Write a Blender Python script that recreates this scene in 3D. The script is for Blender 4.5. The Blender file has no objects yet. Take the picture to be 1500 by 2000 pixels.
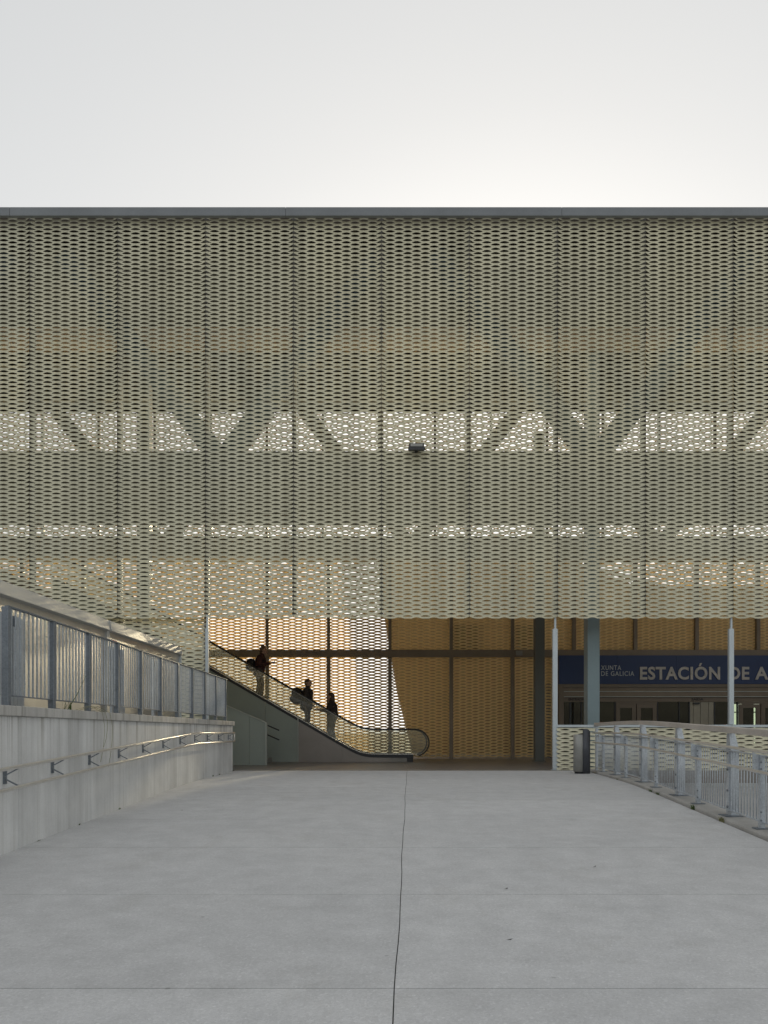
import bpy, math, random
from mathutils import Vector, Matrix
R = math.radians
random.seed(7)
S = bpy.context.scene
COL = S.collection

# ------------------------------------------------------------------ camera
EYE = 1.066
cam = bpy.data.cameras.new("camera")
cam.sensor_fit = 'HORIZONTAL'
cam.sensor_width = 24.0
cam.lens = 24.0
cam.shift_y = 430.0 / 1500.0
cam.clip_start = 0.05
cam.clip_end = 3000
co = bpy.data.objects.new("camera", cam)
co.location = (0, 0, EYE)
co.rotation_euler = (R(90), 0, 0)
COL.objects.link(co)
S.camera = co

# ------------------------------------------------------------------ sky and sun
SUN_EL, SUN_AZ = 12.0, 8.3          # azimuth to the right of straight ahead
world = bpy.data.worlds.new("World")
S.world = world
world.use_nodes = True
wt = world.node_tree
wt.nodes.clear()
sky = wt.nodes.new("ShaderNodeTexSky")
sky.sky_type = 'NISHITA'
sky.sun_disc = False
sky.sun_elevation = R(SUN_EL)
sky.sun_rotation = R(SUN_AZ)
sky.altitude = 100
sky.air_density = 1.0
sky.dust_density = 2.6
sky.ozone_density = 1.0
hsv = wt.nodes.new("ShaderNodeHueSaturation")
hsv.inputs['Saturation'].default_value = 0.52
bg = wt.nodes.new("ShaderNodeBackground")
bg.inputs['Strength'].default_value = 0.13
wo = wt.nodes.new("ShaderNodeOutputWorld")
wt.links.new(sky.outputs[0], hsv.inputs['Color'])
veil = wt.nodes.new("ShaderNodeMix")            # thin high cloud over the whole sky
veil.data_type = 'RGBA'
veil.inputs[0].default_value = 0.33
veil.inputs[7].default_value = (4.6, 4.45, 4.1, 1)
wt.links.new(hsv.outputs[0], veil.inputs[6])
def vmath(op, a, b):                             # the haze evens out the glow round the sun
    n = wt.nodes.new("ShaderNodeVectorMath")
    n.operation = op
    for k, v in ((0, a), (1, b)):
        if isinstance(v, tuple):
            n.inputs[k].default_value = v
        else:
            wt.links.new(v, n.inputs[k])
    return n.outputs[0]
vx = veil.outputs[2]
soft = vmath('DIVIDE', vmath('MULTIPLY', vx, (9.0, 9.0, 8.9)), vmath('ADD', vx, (5.0, 5.0, 5.0)))
wt.links.new(soft, bg.inputs['Color'])
wt.links.new(bg.outputs[0], wo.inputs['Surface'])
sv = Vector((math.sin(R(SUN_AZ)) * math.cos(R(SUN_EL)), math.cos(R(SUN_AZ)) * math.cos(R(SUN_EL)), math.sin(R(SUN_EL))))
sl = bpy.data.lights.new("sun", 'SUN')
sl.energy = 4.0
sl.angle = R(1.2)
sl.color = (1.0, 0.84, 0.55)
so = bpy.data.objects.new("sun", sl)
so.rotation_euler = sv.to_track_quat('Z', 'Y').to_euler()
so.location = (20, 60, 40)
COL.objects.link(so)
S.view_settings.view_transform = 'Standard'
S.view_settings.look = 'None'
S.view_settings.exposure = 0.63
S.view_settings.gamma = 1.0
S.view_settings.use_curve_mapping = False

# ------------------------------------------------------------------ materials
MATS = {}
def new_mat(name):
    m = bpy.data.materials.new(name)
    m.use_nodes = True
    MATS[name] = m
    nt = m.node_tree
    b = nt.nodes['Principled BSDF']
    return m, nt, b

def noise(nt, scale, detail=4, rough=0.55, vec=None):
    n = nt.nodes.new("ShaderNodeTexNoise")
    n.inputs['Scale'].default_value = scale
    n.inputs['Detail'].default_value = detail
    n.inputs['Roughness'].default_value = rough
    if vec is not None:
        nt.links.new(vec, n.inputs['Vector'])
    return n.outputs['Fac']

def position(nt, scl=(1, 1, 1)):
    g = nt.nodes.new("ShaderNodeNewGeometry")
    mp = nt.nodes.new("ShaderNodeMapping")
    mp.inputs['Scale'].default_value = scl
    nt.links.new(g.outputs['Position'], mp.inputs['Vector'])
    return mp.outputs['Vector']

def ramp(nt, fac, stops):
    r = nt.nodes.new("ShaderNodeValToRGB")
    e = r.color_ramp.elements
    while len(e) < len(stops):
        e.new(0.5)
    for el, (p, c) in zip(e, stops):
        el.position = p
        el.color = (*c, 1) if len(c) == 3 else c
    nt.links.new(fac, r.inputs['Fac'])
    return r.outputs['Color']

def mixc(nt, a, b, fac, mode='MULTIPLY'):
    m = nt.nodes.new("ShaderNodeMix")
    m.data_type = 'RGBA'
    m.blend_type = mode
    for sock, v in ((m.inputs[6], a), (m.inputs[7], b), (m.inputs[0], fac)):
        if hasattr(v, 'node'):
            nt.links.new(v, sock)
        elif isinstance(v, (int, float)):
            sock.default_value = v
        else:
            sock.default_value = (*v, 1)
    return m.outputs[2]

def bump(nt, b, h, strength=0.2, dist=0.01):
    bn = nt.nodes.new("ShaderNodeBump")
    bn.inputs['Strength'].default_value = strength
    bn.inputs['Distance'].default_value = dist
    nt.links.new(h, bn.inputs['Height'])
    nt.links.new(bn.outputs['Normal'], b.inputs['Normal'])

def mottled(name, base, rough=0.6, metal=0.0, scale=3.0, amp=0.12, fine=60.0, fine_amp=0.08, bmp=0.0, per_object=0.0):
    m, nt, b = new_mat(name)
    p = position(nt)
    n1 = noise(nt, scale, 5, 0.6, p)
    n2 = noise(nt, fine, 3, 0.6, p)
    c = ramp(nt, n1, [(0.3, tuple(x * (1 - amp) for x in base)), (0.7, tuple(min(1, x * (1 + amp)) for x in base))])
    f = ramp(nt, n2, [(0.3, (1 - fine_amp,) * 3), (0.7, (1 + fine_amp,) * 3)])
    c = mixc(nt, c, f, 1.0)
    if per_object:
        oi = nt.nodes.new("ShaderNodeObjectInfo")
        v = ramp(nt, oi.outputs['Random'], [(0.0, (1 - per_object,) * 3), (1.0, (1.0,) * 3)])
        c = mixc(nt, c, v, 1.0)
    nt.links.new(c, b.inputs['Base Color'])
    b.inputs['Roughness'].default_value = rough
    b.inputs['Metallic'].default_value = metal
    if bmp:
        bump(nt, b, n2, bmp)
    return m

# exposed-aggregate ramp concrete
m, nt, b = new_mat("ramp_concrete")
p = position(nt)
big = noise(nt, 0.45, 5, 0.65, p)
mid = noise(nt, 3.5, 5, 0.6, p)
fin = noise(nt, 170, 2, 0.7, p)
vo = nt.nodes.new("ShaderNodeTexVoronoi")
vo.inputs['Scale'].default_value = 75
nt.links.new(p, vo.inputs['Vector'])
c = ramp(nt, big, [(0.25, (0.605, 0.61, 0.617)), (0.5, (0.63, 0.633, 0.638)), (0.75, (0.65, 0.652, 0.655))])
c = mixc(nt, c, ramp(nt, mid, [(0.3, (0.90,) * 3), (0.7, (1.06,) * 3)]), 1.0)
c = mixc(nt, c, ramp(nt, vo.outputs['Color'], [(0.0, (0.88,) * 3), (0.8, (1.02,) * 3), (1.0, (1.16,) * 3)]), 1.0)
c = mixc(nt, c, ramp(nt, fin, [(0.25, (0.88,) * 3), (0.75, (1.10,) * 3)]), 1.0)
wear = noise(nt, 1.0, 4, 0.7, position(nt, (0.25, 1.6, 1)))
c = mixc(nt, c, ramp(nt, wear, [(0.55, (1.0,) * 3), (0.72, (0.95,) * 3)]), 1.0)
spill = noise(nt, 0.8, 7, 0.75, position(nt, (1.0, 0.55, 1)))
c = mixc(nt, c, ramp(nt, spill, [(0.56, (1.0,) * 3), (0.60, (0.965, 0.962, 0.955)), (0.70, (0.945, 0.94, 0.93))]), 1.0)
gum = nt.nodes.new("ShaderNodeTexVoronoi")
gum.inputs['Scale'].default_value = 1.9
nt.links.new(p, gum.inputs['Vector'])
c = mixc(nt, c, ramp(nt, gum.outputs['Distance'], [(0.022, (0.72,) * 3), (0.034, (1.0,) * 3)]), 1.0)
oi = nt.nodes.new("ShaderNodeObjectInfo")
c = mixc(nt, c, ramp(nt, oi.outputs['Random'], [(0, (0.94,) * 3), (1, (1.0,) * 3)]), 1.0)
nt.links.new(c, b.inputs['Base Color'])
b.inputs['Roughness'].default_value = 0.85
bump(nt, b, fin, 0.35, 0.004)

# cast retaining wall with board marks and drips
def wall_concrete(name, base, topz):
    m, nt, b = new_mat(name)
    p = position(nt)
    cl = noise(nt, 1.3, 6, 0.65, p)
    st = noise(nt, 1.0, 5, 0.7, position(nt, (1, 9.0, 0.35)))
    bd = noise(nt, 1.0, 2, 0.5, position(nt, (1, 2.2, 0.02)))
    c = ramp(nt, cl, [(0.3, tuple(x * 0.86 for x in base)), (0.7, tuple(x * 1.1 for x in base))])
    c = mixc(nt, c, ramp(nt, st, [(0.30, (0.84, 0.835, 0.82)), (0.52, (1.0,) * 3), (0.75, (1.05,) * 3)]), 1.0)
    c = mixc(nt, c, ramp(nt, bd, [(0.40, (0.93,) * 3), (0.60, (1.06,) * 3)]), 1.0)
    # damp drips hanging down from the coping
    g = nt.nodes.new("ShaderNodeNewGeometry")
    sx = nt.nodes.new("ShaderNodeSeparateXYZ")
    nt.links.new(g.outputs['Position'], sx.inputs[0])
    dr = noise(nt, 1.0, 4, 0.75, position(nt, (1, 6.5, 0.10)))
    mr = nt.nodes.new("ShaderNodeMapRange")
    mr.inputs[1].default_value = topz - 0.75
    mr.inputs[2].default_value = topz
    nt.links.new(sx.outputs['Z'], mr.inputs[0])
    mu = nt.nodes.new("ShaderNodeMath")
    mu.operation = 'MULTIPLY'
    nt.links.new(mr.outputs[0], mu.inputs[0])
    nt.links.new(ramp(nt, dr, [(0.50, (0,) * 3), (0.68, (1,) * 3)]), mu.inputs[1])
    c = mixc(nt, c, (0.42, 0.40, 0.36), mu.outputs[0])
    fn = noise(nt, 90, 3, 0.7, p)
    c = mixc(nt, c, ramp(nt, fn, [(0.3, (0.92,) * 3), (0.7, (1.06,) * 3)]), 1.0)
    nt.links.new(c, b.inputs['Base Color'])
    b.inputs['Roughness'].default_value = 0.8
    bump(nt, b, fn, 0.25, 0.004)
wall_concrete("wall_concrete", (0.66, 0.665, 0.66), 1.25)
wall_concrete("coping_concrete", (0.50, 0.49, 0.465), 1.40)

mottled("kerb_concrete", (0.42, 0.41, 0.39), 0.85, 0, 1.5, 0.18, 80, 0.12, 0.25)
mottled("forecourt_concrete", (0.42, 0.42, 0.42), 0.85, 0, 0.6, 0.12, 60, 0.10)
mottled("terrace_concrete", (0.34, 0.34, 0.33), 0.85, 0, 0.6, 0.12)
mottled("soil", (0.10, 0.09, 0.075), 0.95, 0, 1.2, 0.3)
mottled("ground_earth", (0.20, 0.19, 0.17), 0.95, 0, 0.2, 0.2)
mottled("joint_dark", (0.05, 0.05, 0.048), 0.9, 0, 5, 0.3)
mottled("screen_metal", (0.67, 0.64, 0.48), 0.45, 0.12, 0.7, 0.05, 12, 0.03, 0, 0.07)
m = MATS["screen_metal"]
nt = m.node_tree
b = nt.nodes['Principled BSDF']
src = b.inputs['Base Color'].links[0].from_socket
run = noise(nt, 1.0, 6, 0.7, position(nt, (2.6, 1, 0.16)))
cloud = noise(nt, 0.22, 4, 0.6, position(nt))
c = mixc(nt, src, ramp(nt, run, [(0.32, (0.80, 0.80, 0.79)), (0.55, (1.0,) * 3), (0.8, (1.05,) * 3)]), 1.0)
c = mixc(nt, c, ramp(nt, cloud, [(0.3, (0.93, 0.94, 0.95)), (0.7, (1.05, 1.03, 0.98))]), 1.0)
nt.links.new(c, b.inputs['Base Color'])
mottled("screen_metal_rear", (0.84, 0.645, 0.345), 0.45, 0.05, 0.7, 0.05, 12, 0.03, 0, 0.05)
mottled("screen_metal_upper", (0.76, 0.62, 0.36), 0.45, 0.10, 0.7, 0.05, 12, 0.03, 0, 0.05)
mottled("mullion_metal", (0.23, 0.22, 0.20), 0.45, 0.4, 2, 0.08)
mottled("bronze_metal", (0.19, 0.15, 0.11), 0.45, 0.3, 2, 0.1)
mottled("roof_edge_metal", (0.21, 0.225, 0.24), 0.5, 0.3, 1.0, 0.10, 20, 0.05)
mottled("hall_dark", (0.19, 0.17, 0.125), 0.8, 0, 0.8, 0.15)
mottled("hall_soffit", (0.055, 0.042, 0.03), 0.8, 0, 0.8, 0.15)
mottled("hall_beige", (0.66, 0.48, 0.30), 0.75, 0, 0.8, 0.1)
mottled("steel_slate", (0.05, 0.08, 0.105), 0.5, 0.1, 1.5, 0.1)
mottled("steel_grey", (0.30, 0.28, 0.24), 0.5, 0.1, 1.5, 0.1)
mottled("steel_bluegreen", (0.23, 0.30, 0.32), 0.45, 0.05, 1.0, 0.06, 30, 0.03)
mottled("steel_olive", (0.10, 0.105, 0.095), 0.5, 0.05, 1.0, 0.08)
mottled("pole_paint", (0.55, 0.61, 0.64), 0.4, 0.15, 2, 0.05)
mottled("aluminium_cap", (0.50, 0.50, 0.48), 0.55, 0.25, 1.2, 0.06)
mottled("cladding_green", (0.31, 0.35, 0.32), 0.5, 0.15, 0.9, 0.06, 30, 0.03)
mottled("cladding_trim", (0.40, 0.43, 0.40), 0.4, 0.3, 1, 0.05)
mottled("stainless", (0.62, 0.60, 0.57), 0.24, 0.95, 4, 0.05)
mottled("stainless_dark", (0.27, 0.245, 0.225), 0.35, 0.7, 0.8, 0.12, 40, 0.05)
mottled("handrail_steel", (0.70, 0.68, 0.64), 0.42, 0.7, 6, 0.05)
mottled("rubber", (0.02, 0.02, 0.02), 0.35, 0)
mottled("black_paint", (0.035, 0.037, 0.042), 0.5, 0.1, 4, 0.15)
mottled("bin_slate", (0.075, 0.08, 0.092), 0.45, 0.2, 4, 0.15)
mottled("bin_grey", (0.33, 0.33, 0.31), 0.45, 0.2, 4, 0.15)
mottled("sign_navy", (0.010, 0.034, 0.125), 0.45, 0, 1, 0.08)
mottled("sign_letter", (0.52, 0.49, 0.46), 0.5, 0.1)
mottled("sign_letter_thin", (0.50, 0.53, 0.55), 0.5, 0.1)
mottled("black_letter", (0.012, 0.012, 0.012), 0.5, 0)
mottled("door_bronze", (0.17, 0.135, 0.10), 0.45, 0.25, 1.5, 0.08)
mottled("pale_panel", (0.36, 0.33, 0.26), 0.5, 0.05, 1.5, 0.1)
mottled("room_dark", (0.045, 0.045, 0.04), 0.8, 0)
mottled("orange_print", (0.45, 0.12, 0.04), 0.6, 0)
mottled("red_print", (0.40, 0.05, 0.05), 0.6, 0)
mottled("white_print", (0.75, 0.75, 0.73), 0.6, 0)
mottled("beam_timber", (0.47, 0.43, 0.39), 0.55, 0.1, 1.6, 0.14, 40, 0.08)
mottled("slat_pale", (0.62, 0.66, 0.70), 0.35, 0.5, 3, 0.08)
mottled("neighbour_render", (0.27, 0.20, 0.14), 0.9, 0, 0.3, 0.12)
mottled("neighbour_roof", (0.16, 0.10, 0.07), 0.9, 0, 0.8, 0.2)
mottled("concourse_floor", (0.235, 0.215, 0.195), 0.42, 0, 0.8, 0.12, 60, 0.08)
mottled("leaf_green", (0.085, 0.13, 0.035), 0.7, 0, 8, 0.3)
mottled("added_hill_dark", (0.045, 0.045, 0.038), 0.95, 0, 0.15, 0.35)
mottled("leaf_dry", (0.26, 0.25, 0.12), 0.8, 0, 8, 0.3)
mottled("skin", (0.42, 0.25, 0.18), 0.55, 0)
mottled("hair_brown", (0.06, 0.035, 0.02), 0.6, 0)
mottled("hair_light", (0.12, 0.07, 0.035), 0.55, 0)
mottled("cloth_maroon", (0.06, 0.022, 0.02), 0.9, 0, 20, 0.2)
mottled("cloth_black", (0.035, 0.028, 0.028), 0.9, 0, 20, 0.2)
mottled("cloth_plum", (0.07, 0.05, 0.046), 0.9, 0, 20, 0.2)
mottled("cloth_grey", (0.22, 0.22, 0.21), 0.9, 0, 20, 0.2)
mottled("cloth_brown", (0.07, 0.04, 0.03), 0.9, 0, 20, 0.2)
mottled("shoe", (0.05, 0.03, 0.025), 0.7, 0)
mottled("bag_black", (0.016, 0.016, 0.018), 0.75, 0, 15, 0.2)
mottled("phone", (0.01, 0.01, 0.012), 0.2, 0)

# hot-dip galvanised steel with its crystal pattern
def galvanised(name, base):
    m, nt, b = new_mat(name)
    p = position(nt)
    v = nt.nodes.new("ShaderNodeTexVoronoi")
    v.inputs['Scale'].default_value = 65
    nt.links.new(p, v.inputs['Vector'])
    n = noise(nt, 2.5, 4, 0.6, p)
    c = ramp(nt, v.outputs['Color'], [(0.1, tuple(x * 0.86 for x in base)), (0.9, tuple(x * 1.12 for x in base))])
    c = mixc(nt, c, ramp(nt, n, [(0.3, (0.85,) * 3), (0.7, (1.1,) * 3)]), 1.0)
    nt.links.new(c, b.inputs['Base Color'])
    b.inputs['Metallic'].default_value = 0.55
    b.inputs['Roughness'].default_value = 0.5
galvanised("galvanised", (0.55, 0.59, 0.63))
galvanised("galvanised_dark", (0.245, 0.275, 0.31))

# ribbed satin aluminium of the ramp's side parapet
m, nt, b = new_mat("ribbed_aluminium")
w = nt.nodes.new("ShaderNodeTexWave")
w.wave_type = 'BANDS'
w.bands_direction = 'Y'
w.inputs['Scale'].default_value = 9.0
w.inputs['Distortion'].default_value = 0.0
nt.links.new(position(nt), w.inputs['Vector'])
n = noise(nt, 1.0, 4, 0.6, position(nt, (1, 3, 0.3)))
c = ramp(nt, n, [(0.3, (0.60, 0.59, 0.56)), (0.7, (0.70, 0.69, 0.66))])
nt.links.new(c, b.inputs['Base Color'])
b.inputs['Metallic'].default_value = 0.8
b.inputs['Roughness'].default_value = 0.38
bump(nt, b, w.outputs['Fac'], 0.35, 0.006)

def glass(name, tint, spec=0.10, sheen=0.0, sheen_col=(0.5, 0.5, 0.45)):
    m = bpy.data.materials.new(name)
    m.use_nodes = True
    MATS[name] = m
    nt = m.node_tree
    nt.nodes.clear()
    out = nt.nodes.new("ShaderNodeOutputMaterial")
    tr = nt.nodes.new("ShaderNodeBsdfTransparent")
    tr.inputs['Color'].default_value = (*tint, 1)
    gl = nt.nodes.new("ShaderNodeBsdfGlossy")
    gl.inputs['Roughness'].default_value = 0.02
    gl.inputs['Color'].default_value = (1, 1, 1, 1)
    fr = nt.nodes.new("ShaderNodeFresnel")
    fr.inputs['IOR'].default_value = 1.5
    mx = nt.nodes.new("ShaderNodeMixShader")
    ad = nt.nodes.new("ShaderNodeMath")
    ad.operation = 'ADD'
    ad.inputs[1].default_value = spec
    nt.links.new(fr.outputs[0], ad.inputs[0])
    nt.links.new(ad.outputs[0], mx.inputs[0])
    nt.links.new(tr.outputs[0], mx.inputs[1])
    nt.links.new(gl.outputs[0], mx.inputs[2])
    last = mx.outputs[0]
    if sheen:  # pale diffuse layer paints a hazy reflection onto the glass
        df = nt.nodes.new("ShaderNodeBsdfDiffuse")
        df.inputs['Color'].default_value = (*sheen_col, 1)
        m2 = nt.nodes.new("ShaderNodeMixShader")
        n = noise(nt, 1.5, 5, 0.6, position(nt))
        rr = ramp(nt, n, [(0.3, (sheen * 0.6,) * 3), (0.75, (sheen * 1.5,) * 3)])
        nt.links.new(rr, m2.inputs[0])
        nt.links.new(last, m2.inputs[1])
        nt.links.new(df.outputs[0], m2.inputs[2])
        last = m2.outputs[0]
    nt.links.new(last, out.inputs['Surface'])
m, nt, b = new_mat("glow_pane")  # panes emit in place of the daylight beyond the back wall
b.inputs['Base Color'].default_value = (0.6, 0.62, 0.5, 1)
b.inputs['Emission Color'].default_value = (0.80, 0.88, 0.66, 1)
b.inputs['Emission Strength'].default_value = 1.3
glass("balustrade_glass", (0.95, 0.96, 0.93), 0.02, 0.09, (0.62, 0.61, 0.55))
glass("door_glass", (0.60, 0.63, 0.58), 0.05)

# ------------------------------------------------------------------ mesh helpers
class MB:
    def __init__(self):
        self.v, self.f, self.sm = [], [], []
    def face(self, idx, smooth=False):
        self.f.append(idx)
        self.sm.append(smooth)
    def hexa(self, c):
        i = len(self.v)
        self.v += [tuple(q) for q in c]
        for q in ((0, 3, 2, 1), (4, 5, 6, 7), (0, 1, 5, 4), (1, 2, 6, 5), (2, 3, 7, 6), (3, 0, 4, 7)):
            self.face(tuple(i + k for k in q))
        return self
    def box(self, x0, x1, y0, y1, z0, z1):
        return self.hexa([(x0, y0, z0), (x1, y0, z0), (x1, y1, z0), (x0, y1, z0), (x0, y0, z1), (x1, y0, z1), (x1, y1, z1), (x0, y1, z1)])
    def bar(self, a, b, w, h, up=(0, 0, 1)):
        """rectangular bar from a to b, w across, h along up"""
        a, b = Vector(a), Vector(b)
        d = (b - a).normalized()
        s = d.cross(Vector(up))
        if s.length < 1e-6:
            s = d.cross(Vector((0, 1, 0)))
        s.normalize()
        u = s.cross(d).normalized()
        s, u = s * (w / 2), u * (h / 2)
        return self.hexa([a - s - u, a + s - u, b + s - u, b - s - u, a - s + u, a + s + u, b + s + u, b - s + u])
    def tube(self, pts, r, n=10, caps=True):
        pts = [Vector(q) for q in pts]
        base = len(self.v)
        prev = None
        for k, q in enumerate(pts):
            if k == 0:
                d = pts[1] - q
            elif k == len(pts) - 1:
                d = q - pts[k - 1]
            else:
                d = (pts[k + 1] - q).normalized() + (q - pts[k - 1]).normalized()
            d.normalize()
            if prev is None:
                ref = Vector((0, 0, 1)) if abs(d.z) < 0.9 else Vector((0, 1, 0))
                s = d.cross(ref).normalized()
            else:
                s = (prev - d * prev.dot(d)).normalized()
            prev = s
            u = d.cross(s)
            rr = r[k] if isinstance(r, (list, tuple)) else r
            for j in range(n):
                a = 2 * math.pi * j / n
                self.v.append(tuple(q + s * (math.cos(a) * rr) + u * (math.sin(a) * rr)))
        for k in range(len(pts) - 1):
            for j in range(n):
                j2 = (j + 1) % n
                self.face((base + k * n + j, base + k * n + j2, base + (k + 1) * n + j2, base + (k + 1) * n + j), True)
        if caps:
            self.face(tuple(base + j for j in reversed(range(n))))
            self.face(tuple(base + (len(pts) - 1) * n + j for j in range(n)))
        return self
    def ball(self, c, r, n=12, m=8):
        rx, ry, rz = r if isinstance(r, (list, tuple)) else (r, r, r)
        base = len(self.v)
        self.v.append((c[0], c[1], c[2] - rz))
        for i in range(1, m):
            t = -math.pi / 2 + math.pi * i / m
            for j in range(n):
                a = 2 * math.pi * j / n
                self.v.append((c[0] + rx * math.cos(t) * math.cos(a), c[1] + ry * math.cos(t) * math.sin(a), c[2] + rz * math.sin(t)))
        self.v.append((c[0], c[1], c[2] + rz))
        last = len(self.v) - 1
        for j in range(n):
            self.face((base, base + 1 + (j + 1) % n, base + 1 + j), True)
            self.face((last, base + 1 + (m - 2) * n + j, base + 1 + (m - 2) * n + (j + 1) % n), True)
        for i in range(m - 2):
            for j in range(n):
                a = base + 1 + i * n
                self.face((a + j, a + (j + 1) % n, a + n + (j + 1) % n, a + n + j), True)
        return self
    def prism_y(self, poly, y0, y1):
        """poly: (x, z) counter-clockwise seen from the front (-Y)"""
        n = len(poly)
        i = len(self.v)
        self.v += [(x, y0, z) for x, z in poly] + [(x, y1, z) for x, z in poly]
        self.face(tuple(i + k for k in range(n)))
        self.face(tuple(i + n + k for k in reversed(range(n))))
        for k in range(n):
            k2 = (k + 1) % n
            self.face((i + k, i + n + k, i + n + k2, i + k2))
        return self
    def grid(self, fn, us, vs, smooth=False):
        i = len(self.v)
        for v in vs:
            for u in us:
                self.v.append(tuple(fn(u, v)))
        n = len(us)
        for a in range(len(vs) - 1):
            for c in range(n - 1):
                q = i + a * n + c
                self.face((q, q + 1, q + n + 1, q + n), smooth)
        return self
    def mesh(self, name, mat, off=(0, 0, 0)):
        me = bpy.data.meshes.new(name)
        ox, oy, oz = off
        me.from_pydata([(x - ox, y - oy, z - oz) for x, y, z in self.v], [], self.f)
        me.polygons.foreach_set('use_smooth', self.sm)
        me.materials.append(MATS[mat])
        me.update()
        return me
    def build(self, name, mat, parent=None, bevel=0.0, origin=None):
        off = parent_world(parent) if parent else (origin or (0, 0, 0))
        me = self.mesh(name, mat, off)
        o = bpy.data.objects.new(name, me)
        COL.objects.link(o)
        if parent:
            o.parent = parent
        elif origin:
            o.location = origin
        if bevel:
            md = o.modifiers.new("bevel", 'BEVEL')
            md.width = bevel
            md.segments = 2
            md.limit_method = 'ANGLE'
        return o

def parent_world(p):
    v = Vector(p.location)
    while p.parent:
        p = p.parent
        v += Vector(p.location)
    return tuple(v)

def tag(o, label=None, cat=None, group=None, kind=None):
    if label:
        o["label"] = label
    if cat:
        o["category"] = cat
    if group:
        o["group"] = group
    if kind:
        o["kind"] = kind
    return o

def thing(name, loc, label, cat, group=None):
    o = bpy.data.objects.new(name, None)
    o.empty_display_size = 0.2
    o.location = loc
    COL.objects.link(o)
    return tag(o, label, cat, group)

def place(me, name, parent, world):
    """a part that shares the mesh me, put at a world position"""
    o = bpy.data.objects.new(name, me)
    COL.objects.link(o)
    o.parent = parent
    o.location = Vector(world) - Vector(parent_world(parent))
    return o

# ------------------------------------------------------------------ the setting
def softplus(t, k=0.5):
    return k * math.log1p(math.exp(t / k)) if t / k < 30 else t
def zr(y):                                      # height of the ramp along its length
    return 0.05 - 0.035 * softplus(15.0 - y)
def xc(y):                                      # long joint of the ramp
    return -0.08 + 0.034 * y
def xr(y):                                      # right edge of the ramp
    return 3.63 + 0.083 * y
XL = -3.93                                      # face of the retaining wall

g = MB()
g.grid(lambda x, y: (x, y, -2.2), [-900, -60, 0, 60, 900], [-600, -40, 40, 120, 1400])
tag(g.build("ground", "ground_earth"), kind="structure")

YS = [-6.2, -4.1, -2.03, 0.04, 2.11, 4.18, 6.25, 8.32, 10.39, 12.46, 14.53, 16.6, 18.67, 20.22]
rb = MB()
ysub = [YS[0]]
for ya, yb in zip(YS[:-1], YS[1:]):
    ysub += [ya + 0.004 + (yb - ya - 0.008) * i / 5 for i in range(6)]
ysub.append(YS[-1])
rb.grid(lambda u, y: (XL - 0.1 + u * (xr(y) + 0.1 - XL + 0.1), y, zr(y) - 0.004), [0, 1], ysub)
ramp_o = tag(rb.build("ramp", "joint_dark"), kind="structure")
def wob(y):
    return 0.006 * math.sin(y * 1.3) + 0.003 * math.sin(y * 3.7 + 1)
for k in range(len(YS) - 1):
    ya, yb = YS[k] + 0.004, YS[k + 1] - 0.004
    yy = [ya + (yb - ya) * i / 5 for i in range(6)]
    for side in (0, 1):
        mb = MB()
        def f(u, y, side=side):
            if side == 0:
                a, b_ = XL, xc(y) + wob(y) - 0.0035
            else:
                a, b_ = xc(y) + wob(y) + 0.0035, xr(y) - 0.012
            return (a + (b_ - a) * u, y, zr(y))
        mb.grid(f, [0, 0.34, 0.67, 1], yy)
        n = len(mb.v)
        def skirt(pts):
            i = len(mb.v)
            for q in pts:
                mb.v.append(q)
                mb.v.append((q[0], q[1], q[2] - 0.03))
            for j in range(len(pts) - 1):
                mb.face((i + 2 * j, i + 2 * j + 1, i + 2 * j + 3, i + 2 * j + 2))
        skirt([f(0, y) for y in reversed(yy)])
        skirt([f(1, y) for y in yy])
        skirt([f(u, ya) for u in (0, 0.34, 0.67, 1)])
        skirt([f(u, yb) for u in (1, 0.67, 0.34, 0)])
        mb.build("slab", "ramp_concrete", ramp_o)

kb = MB()
ky = [-6.0 + i for i in range(27)] + [20.2]
def kerb(u, y):
    prof = [(0.0, -0.05), (0.005, 0.035), (0.02, 0.05), (0.34, 0.055), (0.36, 0.04), (0.36, -0.6)]
    return (xr(y) + prof[u][0], y, zr(y) + prof[u][1])
kb.grid(kerb, [0, 1, 2, 3, 4, 5], ky)
tag(kb.build("kerb", "kerb_concrete"), kind="structure")
fc = MB()
fc.grid(lambda u, y: (xr(y) + 0.33 + u, y, zr(y) - 0.33), [0, 6, 12, 40], [-40, -20] + ky + [20.45])
tag(fc.build("forecourt", "forecourt_concrete"), kind="structure")
hl = MB()
hl.grid(lambda x, y: (x, y, -2.0 + 15.0 * max(0.0, min(1.0, (-45 - y) / 40)) ** 1.3 * (0.85 + 0.15 * math.sin(x * 0.05 + 1))), [-400 + 20 * i for i in range(41)], [-45 - 5 * i for i in range(20)] + [-400])
tag(hl.build("added_hill", "added_hill_dark"), kind="structure")  # unseen rise, added to darken what the door glass reflects
cf = MB()
cf.box(-18, 21, 20.33, 36.0, -0.5, 0.05)
floor_o = tag(cf.build("concourse_floor", "concourse_floor"), kind="structure")
for i in range(7):                                # tactile strips in front of the escalator
    MB().box(0.62 + i * 0.085, 0.65 + i * 0.085, 21.3, 25.2, 0.05, 0.056).build("tactile_strip", "stainless_dark", floor_o)
tr = MB()
tr.box(-40, XL - 0.30, -30, 20.25, -2.0, 1.22)
tag(tr.build("terrace", "terrace_concrete"), kind="structure")

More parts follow.
